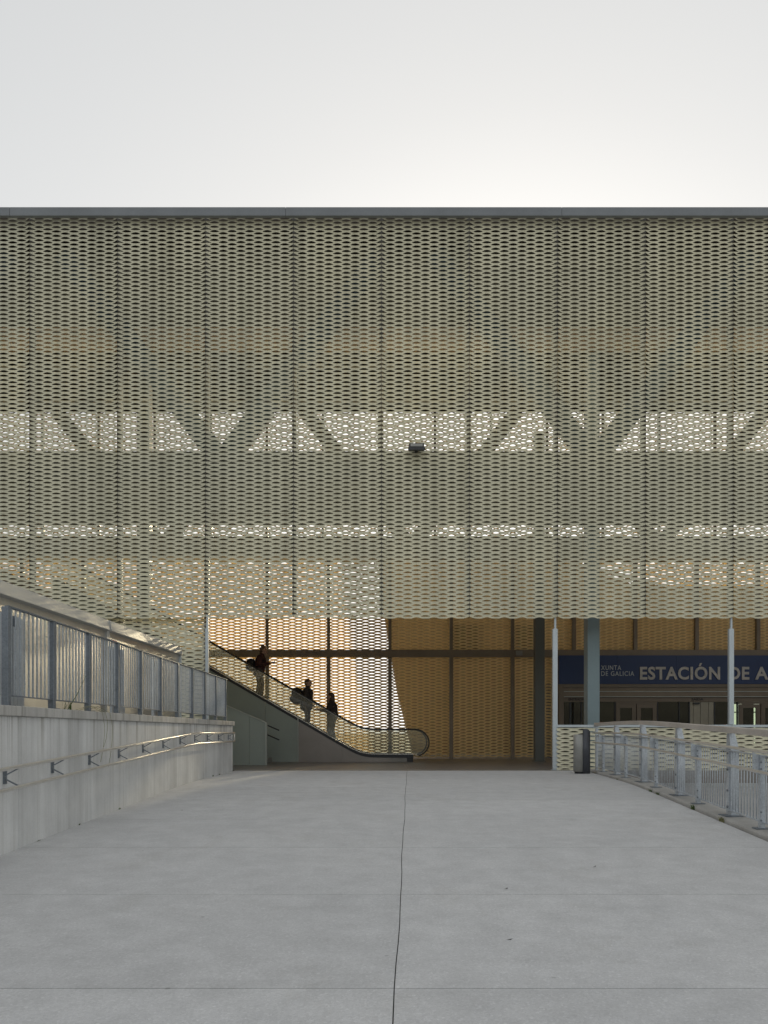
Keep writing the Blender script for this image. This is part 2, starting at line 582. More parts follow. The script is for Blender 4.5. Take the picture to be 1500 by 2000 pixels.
dc = thing("drainage_channel", (0, 20.28, 0.05), "thin steel drainage channel across the top of the ramp at the doorway", "drain")
MB().box(-4.6, 5.2, 20.228, 20.32, -0.05, 0.036).build("channel", "joint_dark", dc)
for a in (20.232, 20.30):
    MB().box(-4.6, 5.2, a, a + 0.014, 0.037, 0.056).build("edge_bar", "stainless", dc)
for i in range(14):
    x0 = -4.55 + i * 0.70
    MB().box(x0, x0 + 0.66, 20.247, 20.299, 0.037, 0.047).build("grating", "stainless_dark", dc)

# ------------------------------------------------------------------ expanded-metal panels
MOD = 2.344          # panel module
CW = MOD / 5         # one cell
HP = 0.05832         # half row
HA = 0.130           # half width of an opening
def half_samples():
    return [0, 0.04, 0.078, 0.1044, 0.117, 0.130, 0.1564, 0.195, 0.2344]
def screen_mesh(name, mat, rows, cells=5, fold=True, rear=False, wide=False):
    do, di, up, dn = (-0.026, 0.012, 0.029, 0.009) if not rear else (0.030, -0.045, 0.032, 0.012)
    if wide:                                     # the upper rear field has larger openings
        do, di, up, dn = -0.030, 0.016, 0.040, 0.016
    hs = half_samples()
    xs = []
    for c in range(cells):
        xs += [c * CW + h for h in hs[:-1]]
        xs += [c * CW + CW - h for h in reversed(hs[1:])]
    xs.append(cells * CW)
    W = cells * CW
    def shape(j, x):
        t = x / CW - (0.5 if j % 2 else 0.0)
        d = abs(t - round(t)) * CW
        if fold and j % 2 == 0 and min(x, W - x) < 0.15:      # wider openings where two panels meet
            e = min(x, W - x)
            return 0.0 if e >= 0.1564 else (1 - e / 0.1564) * 1.35
        return 0.0 if d >= HA else 1 - (d / HA) ** 2.0
    def off(x):
        e = min(x, W - x)
        return -0.030 * (1 - e / 0.11) if (fold and e < 0.11) else 0.0
    mb = MB()
    n = len(xs)
    for j in range(2 * rows):
        i = len(mb.v)
        for x in xs:
            s = shape(j, x)
            mb.v.append((min(max(x, 0.005), W - 0.005), off(x) + do * s, j * HP + up * s))
        for x in xs:
            s = shape(j + 1, x)
            mb.v.append((min(max(x, 0.005), W - 0.005), off(x) + di * s, (j + 1) * HP - dn * s))
        for k in range(n - 1):
            mb.face((i + k, i + k + 1, i + n + k + 1, i + n + k), True)
    return mb.mesh(name, mat)

ROWS = [12, 12, 12, 14, 8, 8, 14, 12]             # bottom to top
SC = {}
def scr(rows, mat="screen_metal", cells=5):
    if (rows, mat, cells) not in SC:
        SC[rows, mat, cells] = screen_mesh("mesh_panel", mat, rows, cells, rear=mat == "screen_metal_rear", wide=mat == "screen_metal_upper")
    return SC[rows, mat, cells]
YF, ZB = 20.5, 4.10
X0 = -4.756
ZT = ZB + sum(ROWS) * 2 * HP
facade = thing("screen_facade", (0, YF, ZB), "pale green expanded-metal screen hung across the whole front of the station", "facade")
cols = range(-5, 7)
for k in cols:
    z = ZB
    for i, r in enumerate(ROWS):
        pn = place(scr(r), "mesh_panel", facade, (X0 + k * MOD, YF + random.uniform(-0.005, 0.005), z))
        pn.rotation_euler = (R(random.uniform(-0.35, 0.35)), 0, R(random.uniform(-0.15, 0.15)))
        z += r * 2 * HP
for k in range(-5, 8):
    xm = X0 + k * MOD
    mu = MB()
    mu.box(xm - 0.055, xm + 0.055, YF + 0.10, YF + 0.24, ZB + 0.10, ZT + 0.02)
    mu.build("mullion", "mullion_metal", facade)
    MB().box(xm - 0.050, xm + 0.050, YF + 0.055, YF + 0.095, ZB + 0.06, ZT).build("cover_strip", "mullion_metal", facade)
z = ZB
for r in ROWS[:-1]:
    z += r * 2 * HP
    MB().box(X0 - 5 * MOD, X0 + 7 * MOD, YF + 0.105, YF + 0.135, z - 0.012, z + 0.012).build("rail", "mullion_metal", facade)
# lower field on the left, down to the terrace, set a little behind
for k in range(-5, 0):
    place(scr(34), "mesh_panel", facade, (X0 + k * MOD, YF + 0.16, 0.16))
    xm = X0 + k * MOD
    MB().box(xm - 0.055, xm + 0.055, YF + 0.27, YF + 0.41, 0.10, ZB + 0.10).build("mullion", "mullion_metal", facade)
# edge-on bracket stack at its free end
for i in range(30):
    z = 0.5 + i * 2 * HP
    mb = MB().prism_y([(X0 - 0.07, z), (X0 + 0.005, z + 0.03), (X0 + 0.005, z + 0.085), (X0 - 0.07, z + 0.05)], YF + 0.05, YF + 0.15)
    mb.build("edge_bracket", "mullion_metal", facade)

re_ = thing("roof_edge", (0, 20.3, ZT), "slate grey steel channel capping the top edge of the facade", "roof edge")
xs = [-17, -9.9, -2.6, 4.7, 12.0, 17]
for a, b_ in zip(xs[:-1], xs[1:]):
    mb = MB().box(a + 0.003, b_ - 0.003, 20.30, 20.40, ZT - 0.11, ZT + 0.115)
    mb.build("channel", "roof_edge_metal", re_, 0.006)

# ------------------------------------------------------------------ hall behind the screen
ZROOF = 14.62
hall = thing("station_hall", (0, 21, 0.05), "dark hall of the station seen through the metal screen", "building")
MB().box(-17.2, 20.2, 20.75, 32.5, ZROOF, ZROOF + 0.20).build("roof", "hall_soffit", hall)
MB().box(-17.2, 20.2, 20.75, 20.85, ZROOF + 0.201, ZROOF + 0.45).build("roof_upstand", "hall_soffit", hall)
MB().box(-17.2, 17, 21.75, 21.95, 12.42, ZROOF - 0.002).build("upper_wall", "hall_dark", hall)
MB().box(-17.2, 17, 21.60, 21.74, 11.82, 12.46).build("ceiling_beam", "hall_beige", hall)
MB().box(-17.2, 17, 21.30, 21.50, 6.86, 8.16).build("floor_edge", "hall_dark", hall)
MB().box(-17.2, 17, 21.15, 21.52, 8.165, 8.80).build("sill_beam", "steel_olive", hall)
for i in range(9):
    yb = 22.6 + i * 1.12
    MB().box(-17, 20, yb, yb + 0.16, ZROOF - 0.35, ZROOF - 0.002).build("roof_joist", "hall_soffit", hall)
MB().box(-17.45, -17.21, 20.75, 32.2, -0.45, ZROOF).build("end_wall", "hall_dark", hall)
MB().box(20.21, 20.45, 20.75, 33.2, -0.45, ZROOF).build("end_wall", "hall_dark", hall)
MB().box(-17.2, 20, 29.15, 29.42, 7.76, 8.2).build("rear_beam", "hall_dark", hall)
MB().box(-17.2, 20, 29.43, 31.35, 8.0, 8.2).build("rear_ledge", "hall_dark", hall)
MB().box(-17.2, -12.1, 21.53, 29.14, 5.95, 6.20).build("upper_floor", "hall_dark", hall)

def truss(name, y, spacing, x_start, zlo, zhi, w, half, mat, label, chord=True):
    t = thing(name, (0, y, zlo), label, "truss")
    if chord:
        MB().box(-17.1, 19.5, y - 0.15, y + 0.15, zlo - 0.42, zlo + 0.42).build("lower_chord", mat, t)
    x = x_start
    while x < 18:
        for s in (-1, 1):
            MB().bar((x + s * 0.12, y, zlo + 0.2), (x + s * half, y, zhi), 0.20, w).build("diagonal", mat, t)
        x += spacing
    return t
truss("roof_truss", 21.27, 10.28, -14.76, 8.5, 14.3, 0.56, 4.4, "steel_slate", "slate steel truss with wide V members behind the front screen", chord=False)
truss("rear_truss", 31.6, 10.2, -9.1, 8.65, 14.3, 0.55, 4.4, "steel_grey", "grey steel truss with V members along the rear of the hall")

def column(x0, x1, y0, y1, z0, z1, mat, label):
    t = thing("steel_column", ((x0 + x1) / 2, (y0 + y1) / 2, z0), label, "column", "columns of the hall")
    MB().box(x0, x1, y0, y1, z0 + 0.02, z1).build("shaft", mat, t, 0.008)
    MB().box(x0 - 0.04, x1 + 0.04, y0 - 0.04, y1 + 0.04, z0, z0 + 0.019).build("base_plate", mat, t)
    return t
column(5.76, 6.10, 21.72, 22.14, 0.05, 11.80, "steel_bluegreen", "broad blue-green steel column in front of the navy sign")
column(5.24, 5.57, 26.6, 26.95, 0.05, 11.5, "steel_olive", "dark olive steel column left of the thin parapet pole")
column(-8.65, -8.23, 26.9, 27.3, 0.05, ZROOF - 0.01, "steel_olive", "dark column behind the screen left of the escalator")

# ------------------------------------------------------------------ rear screens
YR = 29.5
XR0 = -4.46
rear = thing("rear_screen", (0, YR, 0.05), "sunlit golden expanded-metal screen closing the back of the hall at ground level", "screen")
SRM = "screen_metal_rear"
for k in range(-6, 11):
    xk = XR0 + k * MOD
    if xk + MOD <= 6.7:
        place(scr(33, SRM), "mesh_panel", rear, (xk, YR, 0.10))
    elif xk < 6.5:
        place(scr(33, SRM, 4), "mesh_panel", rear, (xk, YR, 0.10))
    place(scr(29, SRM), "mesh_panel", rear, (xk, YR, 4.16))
for k in range(-6, 12):
    xk = XR0 + k * MOD
    if xk > 6.7:
        MB().box(xk - 0.07, xk + 0.07, YR - 0.20, YR - 0.06, 4.22, 7.74).build("post", "bronze_metal", rear)
    else:
        MB().box(xk - 0.07, xk + 0.07, YR - 0.20, YR - 0.06, 0.052, 3.925).build("post", "bronze_metal", rear)
        MB().box(xk - 0.06, xk + 0.06, YR - 0.20, YR - 0.06, 4.22, 7.74).build("post", "bronze_metal", rear)
MB().box(-17.1, 20, YR - 0.24, YR - 0.07, 3.93, 4.205).build("rail", "bronze_metal", rear)
MB().box(5.02, 5.26, YR - 0.34, YR - 0.245, 3.99, 4.16).build("junction_box", "mullion_metal", rear)

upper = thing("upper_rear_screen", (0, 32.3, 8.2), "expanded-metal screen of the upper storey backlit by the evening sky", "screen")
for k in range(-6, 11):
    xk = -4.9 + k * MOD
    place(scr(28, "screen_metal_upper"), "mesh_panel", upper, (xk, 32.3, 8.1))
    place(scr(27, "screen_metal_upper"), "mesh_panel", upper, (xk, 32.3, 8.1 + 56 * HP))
    MB().box(xk - 0.05, xk + 0.05, 32.1, 32.22, 8.1, ZROOF - 0.02).build("post", "bronze_metal", upper)
MB().box(-17.1, 20, 32.08, 32.24, 11.4, 11.6).build("rail", "bronze_metal", upper)

# ------------------------------------------------------------------ building beyond
NY = 36.3
def nbp(pts):
    k = NY / 42.0
    return [(round(x * k, 3), round(EYE + (z - EYE) * k, 3)) for x, z in pts]
nb = thing("neighbouring_building", (8, NY, -2.0), "brown building with a slanting side wall behind the rear screen", "building")
MB().prism_y(nbp([(2.6, -2.4), (30, -2.4), (30, 8.9), (13.5, 8.9), (10.5, 10.0), (8.0, 10.9), (-0.35, 11.0), (-0.1, 8.5), (0.75, 3.4), (1.6, 0.0)]), NY, NY + 2.5).build("wall", "neighbour_render", nb)
MB().prism_y(nbp([(-0.6, 11.003), (8.0, 10.903), (10.5, 10.003), (13.5, 8.903), (30.3, 8.903), (30.3, 9.06), (13.6, 9.06), (10.6, 10.16), (8.1, 11.06), (-0.6, 11.16)]), NY - 0.25, NY + 2.8).build("roof", "neighbour_roof", nb)
for i in range(2):
    x, z = 3.2 + i * 2.9, 4.6
    wn = MB().box(x - 0.06, x + 1.36, NY - 0.07, NY + 0.03, z - 0.06, z + 1.56).build("window", "bronze_metal", nb)
    MB().box(x, x + 1.3, NY - 0.085, NY - 0.071, z, z + 1.5).build("pane", "door_glass", wn)

# ------------------------------------------------------------------ right: parapet screen and poles
par = thing("parapet_screen", (8, YF, 0), "waist-high pale green expanded-metal parapet with a light cap, right of the doorway", "parapet")
for k in range(4, 9):
    xk = X0 + k * MOD - 0.02
    place(scr(12), "mesh_panel", par, (xk + 0.0, YF + 0.02, -0.215))
    MB().box(xk + 0.002, xk + MOD - 0.002, YF - 0.01, YF + 0.16, 1.196, 1.262).build("cap", "pole_paint", par, 0.006)
for k in range(4, 10):
    xk = X0 + k * MOD - 0.02
    MB().box(xk + 0.01, xk + 0.09, YF + 0.10, YF + 0.155, -0.28, 1.19).build("post", "pole_paint", par)
def pole(x, z0, label, y=YF + 0.06, w=0.065):
    t = thing("support_pole", (x, y, z0), label, "pole", "thin poles under the screen")
    MB().box(x - w, x + w, y - 0.055, y + 0.055, z0, 3.83).build("shaft", "pole_paint", t, 0.012)
    MB().box(x - 0.018, x + 0.03, y - 0.03, y + 0.03, 3.832, ZB + 0.09).build("pin", "pole_paint", t)
    MB().box(x - 0.09, x + 0.09, y - 0.09, y + 0.09, z0 - 0.014, z0 - 0.001).build("foot", "pole_paint", t)
pole(4.575, 0.066, "thin pale pole at the left end of the parapet screen")
pole(9.285, 1.28, "thin pale pole standing in front of the word DE on the sign")
pole(-4.72, 1.10, "thin pale pole left of the escalator's upper glass", YF + 0.0, 0.04)

# floodlight on the facade
fl = thing("floodlight", (0.85, 20.2, 8.53), "small dark floodlight fixed to the middle of the screen", "floodlight")
MB().box(0.66, 1.06, 20.26, 20.40, 8.535, 8.695).build("housing", "black_paint", fl, 0.012)
mb = MB()
mb.hexa([(0.63, 20.20, 8.50), (1.09, 20.20, 8.50), (1.06, 20.42, 8.534), (0.66, 20.42, 8.534), (0.64, 20.21, 8.56), (1.08, 20.21, 8.56), (1.06, 20.259, 8.60), (0.66, 20.259, 8.60)])
mb.build("visor", "black_paint", fl)
MB().box(0.70, 1.02, 20.252, 20.259, 8.605, 8.675).build("lens", "bin_grey", fl)
MB().box(0.82, 0.90, 20.401, 20.60, 8.56, 8.64).build("arm", "black_paint", fl)

# ------------------------------------------------------------------ entrance with sign
YD = 29.05
sg = thing("entrance_sign", (11, YD, 2.9), "long navy fascia sign reading ESTACIÓN DE AUTOBUSES above the doors", "sign")
for i in range(6):
    xa = 6.62 + i * 2.22
    MB().box(xa + 0.003, xa + 2.217, YD, YD + 0.42, 2.89, 3.97).build("board", "sign_navy", sg)
def letters(txt, x0, zbase, height, width, mat, parent, bold=0.0, y=YD, deep=0.03, sp=1.0):
    """each letter a part; text spans width metres"""
    tmp = []
    accents = {'Ó': 'O', 'Í': 'I'}
    plain = ''.join(accents.get(c_, c_) for c_ in txt)
    marks = [i for i, c_ in enumerate(txt) if c_ in accents]
    txt = plain
    fc_ = bpy.data.curves.new("t", 'FONT')
    fc_.body = txt
    fc_.space_character = sp
    fc_.size = 1.0
    ot = bpy.data.objects.new("t", fc_)
    COL.objects.link(ot)
    bpy.context.view_layer.update()
    fullw = max(v[0] for v in ot.bound_box)
    fc_.body = "E"
    bpy.context.view_layer.update()
    cap = ot.dimensions.y
    sx, sz = width / fullw, height / cap
    # pen position of each letter: width of the text before it
    for i, ch in enumerate(txt):
        if ch == ' ':
            continue
        fc_.body = txt[:i + 1]
        bpy.context.view_layer.update()
        right = max(v[0] for v in ot.bound_box)
        fc_.body = ch
        bpy.context.view_layer.update()
        r1 = max(v[0] for v in ot.bound_box)
        tmp.append((ch, right - r1))
        if i in marks:
            pen = x0 + (right - r1 / 2 - 0.02) * sx
            mb = MB().prism_y([(pen - 0.02 * width, zbase + height * 1.09), (pen + 0.0, zbase + height * 1.09), (pen + 0.022 * width, zbase + height * 1.36), (pen - 0.004 * width, zbase + height * 1.36)], y - 0.002 - deep, y - 0.002)
            mb.build('accent', mat, parent)
    for ch, px in tmp:
        fc_.body = ch
        fc_.extrude = 0.5
        fc_.offset = bold
        fc_.resolution_u = 4
        bpy.context.view_layer.update()
        dg = bpy.context.evaluated_depsgraph_get()
        me = bpy.data.meshes.new_from_object(ot.evaluated_get(dg))
        me.name = "letter"
        me.materials.clear()
        me.materials.append(MATS[mat])
        off = Vector(parent_world(parent))
        for v in me.vertices:
            x, zz, d = v.co
            v.co = Vector((x0 + (px + x) * sx, y - 0.002 - deep * (0.5 + d), zbase + zz * sz)) - off
        o = bpy.data.objects.new("letter", me)
        COL.objects.link(o)
        o.parent = parent
    bpy.data.objects.remove(ot)
    bpy.data.curves.remove(fc_)
K = YD / 1500
letters("ESTACIÓN", 498 * K, EYE + 103.5 * K, 23.0 * K, 157 * K, "sign_letter", sg, 0.028, sp=1.08)
letters("DE", 671.5 * K, EYE + 103.5 * K, 23.0 * K, 40.5 * K, "sign_letter", sg, 0.028, sp=1.08)
letters("AUTOBUSES", 725.5 * K, EYE + 103.5 * K, 23.0 * K, 200 * K, "sign_letter", sg, 0.028, sp=1.08)
letters("XUNTA", 424 * K, EYE + 121.5 * K, 8.8 * K, 39 * K, "sign_letter_thin", sg, 0.004, deep=0.006, sp=1.15)
letters("DE GALICIA", 423.5 * K, EYE + 110 * K, 8.8 * K, 65 * K, "sign_letter_thin", sg, 0.004, deep=0.006, sp=1.15)

en = thing("glazed_entrance", (12, YD + 0.1, 0.05), "row of bronze-framed glass doors and panes under the navy sign", "entrance")
YG = YD + 0.16
MB().box(6.62, 6.80, YD - 0.02, YD + 0.40, 0.052, 2.885).build("jamb", "door_bronze", en)
MB().box(6.81, 19.9, YD + 0.02, YD + 0.42, 2.78, 2.885).build("lintel", "door_bronze", en)
for z0, z1, yy, mt in ((2.60, 2.775, 0.10, "bronze_metal"), (2.40, 2.595, 0.06, "bronze_metal"), (2.22, 2.395, 0.12, "door_bronze")):
    MB().box(6.81, 19.9, YD + yy, YD + 0.42, z0, z1).build("header", mt, en)
for z0 in (2.597, 2.40, 2.775):
    MB().box(6.81, 19.9, YD + 0.03, YD + 0.055, z0, z0 + 0.022).build("trim_line", "cladding_trim", en)
def px(x):
    return (x - 750) * YG / 1500
def pane(x0, x1, mat="door_glass", name="pane"):
    MB().box(px(x0) + 0.02, px(x1) - 0.02, YG, YG + 0.012, 0.06, 2.215).build(name, mat, en)
def stile(x, w=0.04, mat="black_paint"):
    MB().box(px(x) - w / 2, px(x) + w / 2, YG - 0.03, YG + 0.05, 0.055, 2.218).build("stile", mat, en)
for x in (1113, 1135, 1201, 1284, 1326, 1346, 1395, 1440, 1555):
    stile(x)
pane(1101, 1113); pane(1113, 1135); pane(1135, 1201); pane(1284, 1326); pane(1326, 1346); pane(1395, 1440)
for i, (a, b_) in enumerate(((1346, 1354), (1354, 1368), (1368, 1384), (1384, 1395))):
    MB().box(px(a) + 0.008, px(b_) - 0.008, YG + 0.0, YG + 0.03, 0.06, 2.215).build("pale_panel", "pale_panel", en)
def double_door(x0, x1):
    d = (x1 - x0) / 2
    for i in range(2):
        a, b_ = px(x0 + i * d), px(x0 + (i + 1) * d)
        f = MB()
        f.box(a + 0.015, a + 0.17, YG - 0.03, YG + 0.04, 0.06, 2.13)
        f.box(b_ - 0.17, b_ - 0.015, YG - 0.03, YG + 0.04, 0.06, 2.13)
        f.box(a + 0.171, b_ - 0.171, YG - 0.03, YG + 0.04, 1.99, 2.13)
        f.box(a + 0.171, b_ - 0.171, YG - 0.03, YG + 0.04, 0.06, 0.34)
        door = f.build("door", "door_bronze", en)
        MB().box(a + 0.172, b_ - 0.172, YG + 0.0, YG + 0.012, 0.342, 1.988).build("pane", "door_glass", door)
        hx = b_ - 0.09 if i == 0 else a + 0.09
        MB().tube([(hx, YG - 0.03, 0.85), (hx, YG - 0.08, 0.88), (hx, YG - 0.08, 1.22), (hx, YG - 0.03, 1.25)], 0.014, 8).build("handle", "black_paint", door)
    MB().box(px(x0), px(x1), YG - 0.02, YG + 0.04, 2.135, 2.216).build("door_head", "door_bronze", en)
double_door(1202, 1283)
double_door(1442, 1528)
MB().box(px(1530), px(1640), YG, YG + 0.012, 0.06, 2.215).build("pane", "door_glass", en)
letters("ENTRADA", px(1109.5), 2.27, 0.085, 0.60, "black_letter", en, 0.03, y=YD + 0.118, deep=0.008)
letters("SAÍDA", px(1349.5), 2.27, 0.085, 0.45, "black_letter", en, 0.03, y=YD + 0.118, deep=0.008)
MB().box(px(1353), px(1365), YG - 0.09, YG - 0.02, 2.13, 2.19).build("door_sensor", "black_paint", en)
MB().box(px(1414), px(1422), YG - 0.006, YG - 0.001, 1.16, 1.36).build("sticker", "orange_print", en)
MB().box(px(1170), px(1178), YG - 0.006, YG - 0.001, 1.3, 1.45).build("sticker", "orange_print", en)
# room behind the doors
rm = thing("ticket_hall", (13, 31, 0.05), "dark room seen through the glass doors with windows at its back glowing in place of daylight", "room")
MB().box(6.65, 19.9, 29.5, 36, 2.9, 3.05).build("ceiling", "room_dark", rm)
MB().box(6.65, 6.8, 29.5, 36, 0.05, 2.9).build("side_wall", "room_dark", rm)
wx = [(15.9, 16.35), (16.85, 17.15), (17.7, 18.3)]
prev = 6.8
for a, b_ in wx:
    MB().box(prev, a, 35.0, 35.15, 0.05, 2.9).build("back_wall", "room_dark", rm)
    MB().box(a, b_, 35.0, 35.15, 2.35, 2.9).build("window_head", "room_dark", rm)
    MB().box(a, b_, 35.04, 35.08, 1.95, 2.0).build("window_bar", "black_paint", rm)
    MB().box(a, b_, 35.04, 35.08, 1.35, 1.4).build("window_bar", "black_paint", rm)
    MB().box(a, b_, 35.09, 35.10, 0.5, 2.35).build("glow_pane", "glow_pane", rm)
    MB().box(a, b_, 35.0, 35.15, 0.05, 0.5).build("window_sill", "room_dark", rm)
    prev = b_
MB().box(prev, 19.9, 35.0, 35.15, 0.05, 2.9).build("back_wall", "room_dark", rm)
for x in (9.2, 11.0):
    MB().box(x, x + 0.5, 32.5, 33.0, 0.052, 2.88).build("pier", "pale_panel", rm)

# ------------------------------------------------------------------ escalator
YE0, YE1 = 26.2, 27.55
XK = -0.774
TAN = math.tan(R(30))
def esc(x):
    return TAN * softplus(XK - x, 0.16)
XTOP = -11.4
esx = [1.0 - i * 0.15 for i in range(int((1.0 - XTOP) / 0.15) + 1)] + [XTOP]
es = thing("escalator", (1.0, YE0, 0.05), "glass-sided escalator climbing to the left with black handrails", "escalator")
for yy, near in ((YE0, True), (YE1, False)):
    # glass in lengths with open joints
    cuts = [0.55, -0.78, -2.35, -3.95, -5.55, -7.15, -8.75, -10.3, XTOP]
    for a, b_ in zip(cuts[:-1], cuts[1:]):
        mb = MB()
        xs = [a - 0.006 + (b_ - a + 0.012) * i / 10 for i in range(11)]
        i0 = len(mb.v)
        for x in xs:
            mb.v += [(x, yy + 0.06, 0.33 + esc(x)), (x, yy + 0.06, 1.14 + esc(x)), (x, yy + 0.072, 0.33 + esc(x)), (x, yy + 0.072, 1.14 + esc(x))]
        for i in range(10):
            q = i0 + 4 * i
            mb.face((q, q + 1, q + 5, q + 4)); mb.face((q + 2, q + 6, q + 7, q + 3)); mb.face((q + 1, q + 3, q + 7, q + 5)); mb.face((q, q + 4, q + 6, q + 2))
        mb.face((i0, i0 + 2, i0 + 3, i0 + 1))
        q = i0 + 40
        mb.face((q, q + 1, q + 3, q + 2))
        mb.build("glass_panel", "balustrade_glass", es)
    # rounded glass end
    mb = MB()
    poly = [(0.56, 0.33), (1.02, 0.33), (1.10, 0.25)]
    cx, cz, rr = 1.06, 0.705, 0.455
    poly += [(cx + rr * math.cos(a), cz + rr * math.sin(a)) for a in [R(-80 + 17 * i) for i in range(11)]]
    poly.append((0.56, 1.14))
    mb.prism_y(poly, yy + 0.06, yy + 0.072)
    mb.build("glass_panel", "balustrade_glass", es)
    # handrail
    pts = [(x, yy + 0.066, 1.165 + esc(x)) for x in reversed(esx)]
    pts += [(cx + 0.48 * math.cos(a), yy + 0.066, cz + 0.46 * math.sin(a)) for a in [R(90 - 15 * i) for i in range(12)]]
    pts = [p_ for i, p_ in enumerate(pts)]
    MB().tube(pts, 0.027, 8).build("handrail", "rubber", es)
    MB().tube([(x, yy + 0.060, 1.132 + esc(x)) for x in reversed(esx[3:])], 0.012, 6).build("handrail_guide", "stainless", es)
    # deck: dark skirting profile with a bright edge
    for (z0, z1, w0, w1, mt, nm) in ((0.20, 0.30, -0.03, 0.16, "black_paint", "deck"), (0.302, 0.322, 0.0, 0.13, "stainless", "deck_trim")):
        mb = MB()
        i0 = 0
        for x in esx:
            z = esc(x)
            mb.v += [(x, yy + w0, z0 + z), (x, yy + w1, z0 + z), (x, yy + w1, z1 + z), (x, yy + w0, z1 + z)]
        for i in range(len(esx) - 1):
            q = 4 * i
            for a, b_ in ((0, 1), (1, 2), (2, 3), (3, 0)):
                mb.face((q + a, q + b_, q + 4 + b_, q + 4 + a))
        mb.face((0, 3, 2, 1))
        mb.build(nm, mt, es)
    # side cladding
    segs = [(0.78, 0.25, "mullion_metal"), (0.244, -1.4, "stainless_dark"), (-1.405, -2.92, "stainless_dark")] if near else [(0.9, -2.92, "stainless_dark")]
    for a, b_, mt in segs:
        xs = [a + (b_ - a) * i / 12 for i in range(13)]
        poly = [(b_, 0.052), (a, 0.052)] + [(x, 0.198 + esc(x)) for x in xs]
        MB().prism_y(poly, yy - 0.0, yy + 0.05).build("side_panel", mt, es)
    MB().box(0.785, 1.0, yy - 0.02, yy + 0.12, 0.052, 0.199).build("newel_base", "rubber", es)
    if near:
        for a, b_ in ((-2.93, -4.05), (-4.06, -5.6), (-5.61, -7.2), (-7.21, -9.0), (-9.01, -11.3)):
            poly = [(b_, 0.052), (a, 0.052), (a, 0.198 + esc(a)), (b_, 0.198 + esc(b_))]
            MB().prism_y(poly, yy - 0.012, yy + 0.05).build("cladding_panel", "cladding_green", es)
        MB().bar((-2.93, yy - 0.03, 0.06), (-2.93, yy - 0.03, 1.60), 0.03, 0.05, (0, 1, 0)).build("cladding_edge", "cladding_trim", es)
for i in range(26):
    xa = XK - 0.4 * i
    zt = 0.05 + 0.231 * (i + 0.5)
    mb = MB().box(xa - 0.4, xa, YE0 + 0.17, YE1 - 0.02, zt - 0.22, zt)
    mb.build("step", "stainless_dark", es)
MB().box(XK + 0.01, 1.0, YE0 + 0.17, YE1 - 0.02, 0.052, 0.062).build("comb_plate", "stainless", es)
MB().prism_y([(XTOP, 5.6), (-3.0, 0.6), (-2.2, 0.06), (-1.6, 0.06), (XTOP, 5.9)], YE0 + 0.2, YE1 - 0.05).build("truss_casing", "hall_dark", es)
def step_z(x):
    i = math.floor((XK - x) / 0.4)
    return 0.05 + 0.231 * (i + 0.5)

# stair beside it
stt = thing("staircase", (-4.2, 23.6, 0.05), "stair flank clad in pale green panels at the end of the concrete wall", "staircase")
def stair_top(x):
    return 1.36 + (-3.66 - x) * 0.43
for a, b_ in ((-3.66, -4.13), (-4.135, -4.95), (-4.955, -6.5)):
    MB().prism_y([(b_, 0.98), (a, 0.98), (a, stair_top(a)), (b_, stair_top(b_))], 23.6, 23.66).build("side_panel", "cladding_green", stt)
    MB().box(b_, a, 23.6, 23.66, 0.052, 0.974).build("side_panel", "cladding_green", stt)
MB().box(-3.655, -3.60, 23.58, 23.72, 0.052, 1.35).build("edge_trim", "cladding_trim", stt)
MB().bar((-3.60, 23.64, stair_top(-3.60) + 0.01), (-6.5, 23.64, stair_top(-6.5) + 0.01), 0.14, 0.03).build("top_trim", "cladding_trim", stt)
for i in range(8):
    MB().box(-6.4, -3.75 - 0.34 * i, 23.73, 25.8, 0.052 + 0.16 * i, 0.051 + 0.16 * (i + 1)).build("step", "concourse_floor", stt)
for z0 in (1.15, 0.85):
    MB().tube([(-4.4, 24.2, z0 + 0.45), (-3.62, 24.2, z0 + 0.11), (-3.30, 24.2, z0 - 0.03)], 0.022, 8).build("handrail", "black_paint", stt)

# ------------------------------------------------------------------ left: retaining wall, rail, fence
rw = thing("retaining_wall", (XL, 10, 0), "long stained concrete retaining wall along the left of the ramp", "wall")
wy = [-8.0, -4.0, 0.5, 3.2, 5.4, 8.27, 10.30, 11.74, 14.80, 17.25, 19.95]
for a, b_ in zip(wy[:-1], wy[1:]):
    MB().box(XL - 0.29, XL, a + 0.004, b_ - 0.004, -1.0, 1.235).build("wall_panel", "wall_concrete", rw, 0.006)
MB().box(XL - 0.26, XL - 0.03, -8, 19.93, -1.0, 1.22).build("wall_core", "joint_dark", rw)
cy = [-8.0, 1.0, 5.4, 9.0, 12.9, 16.9, 20.0]
for a, b_ in zip(cy[:-1], cy[1:]):
    MB().box(XL - 0.34, XL + 0.045, a + 0.003, b_ - 0.003, 1.236, 1.345).build("coping", "coping_concrete", rw, 0.010)

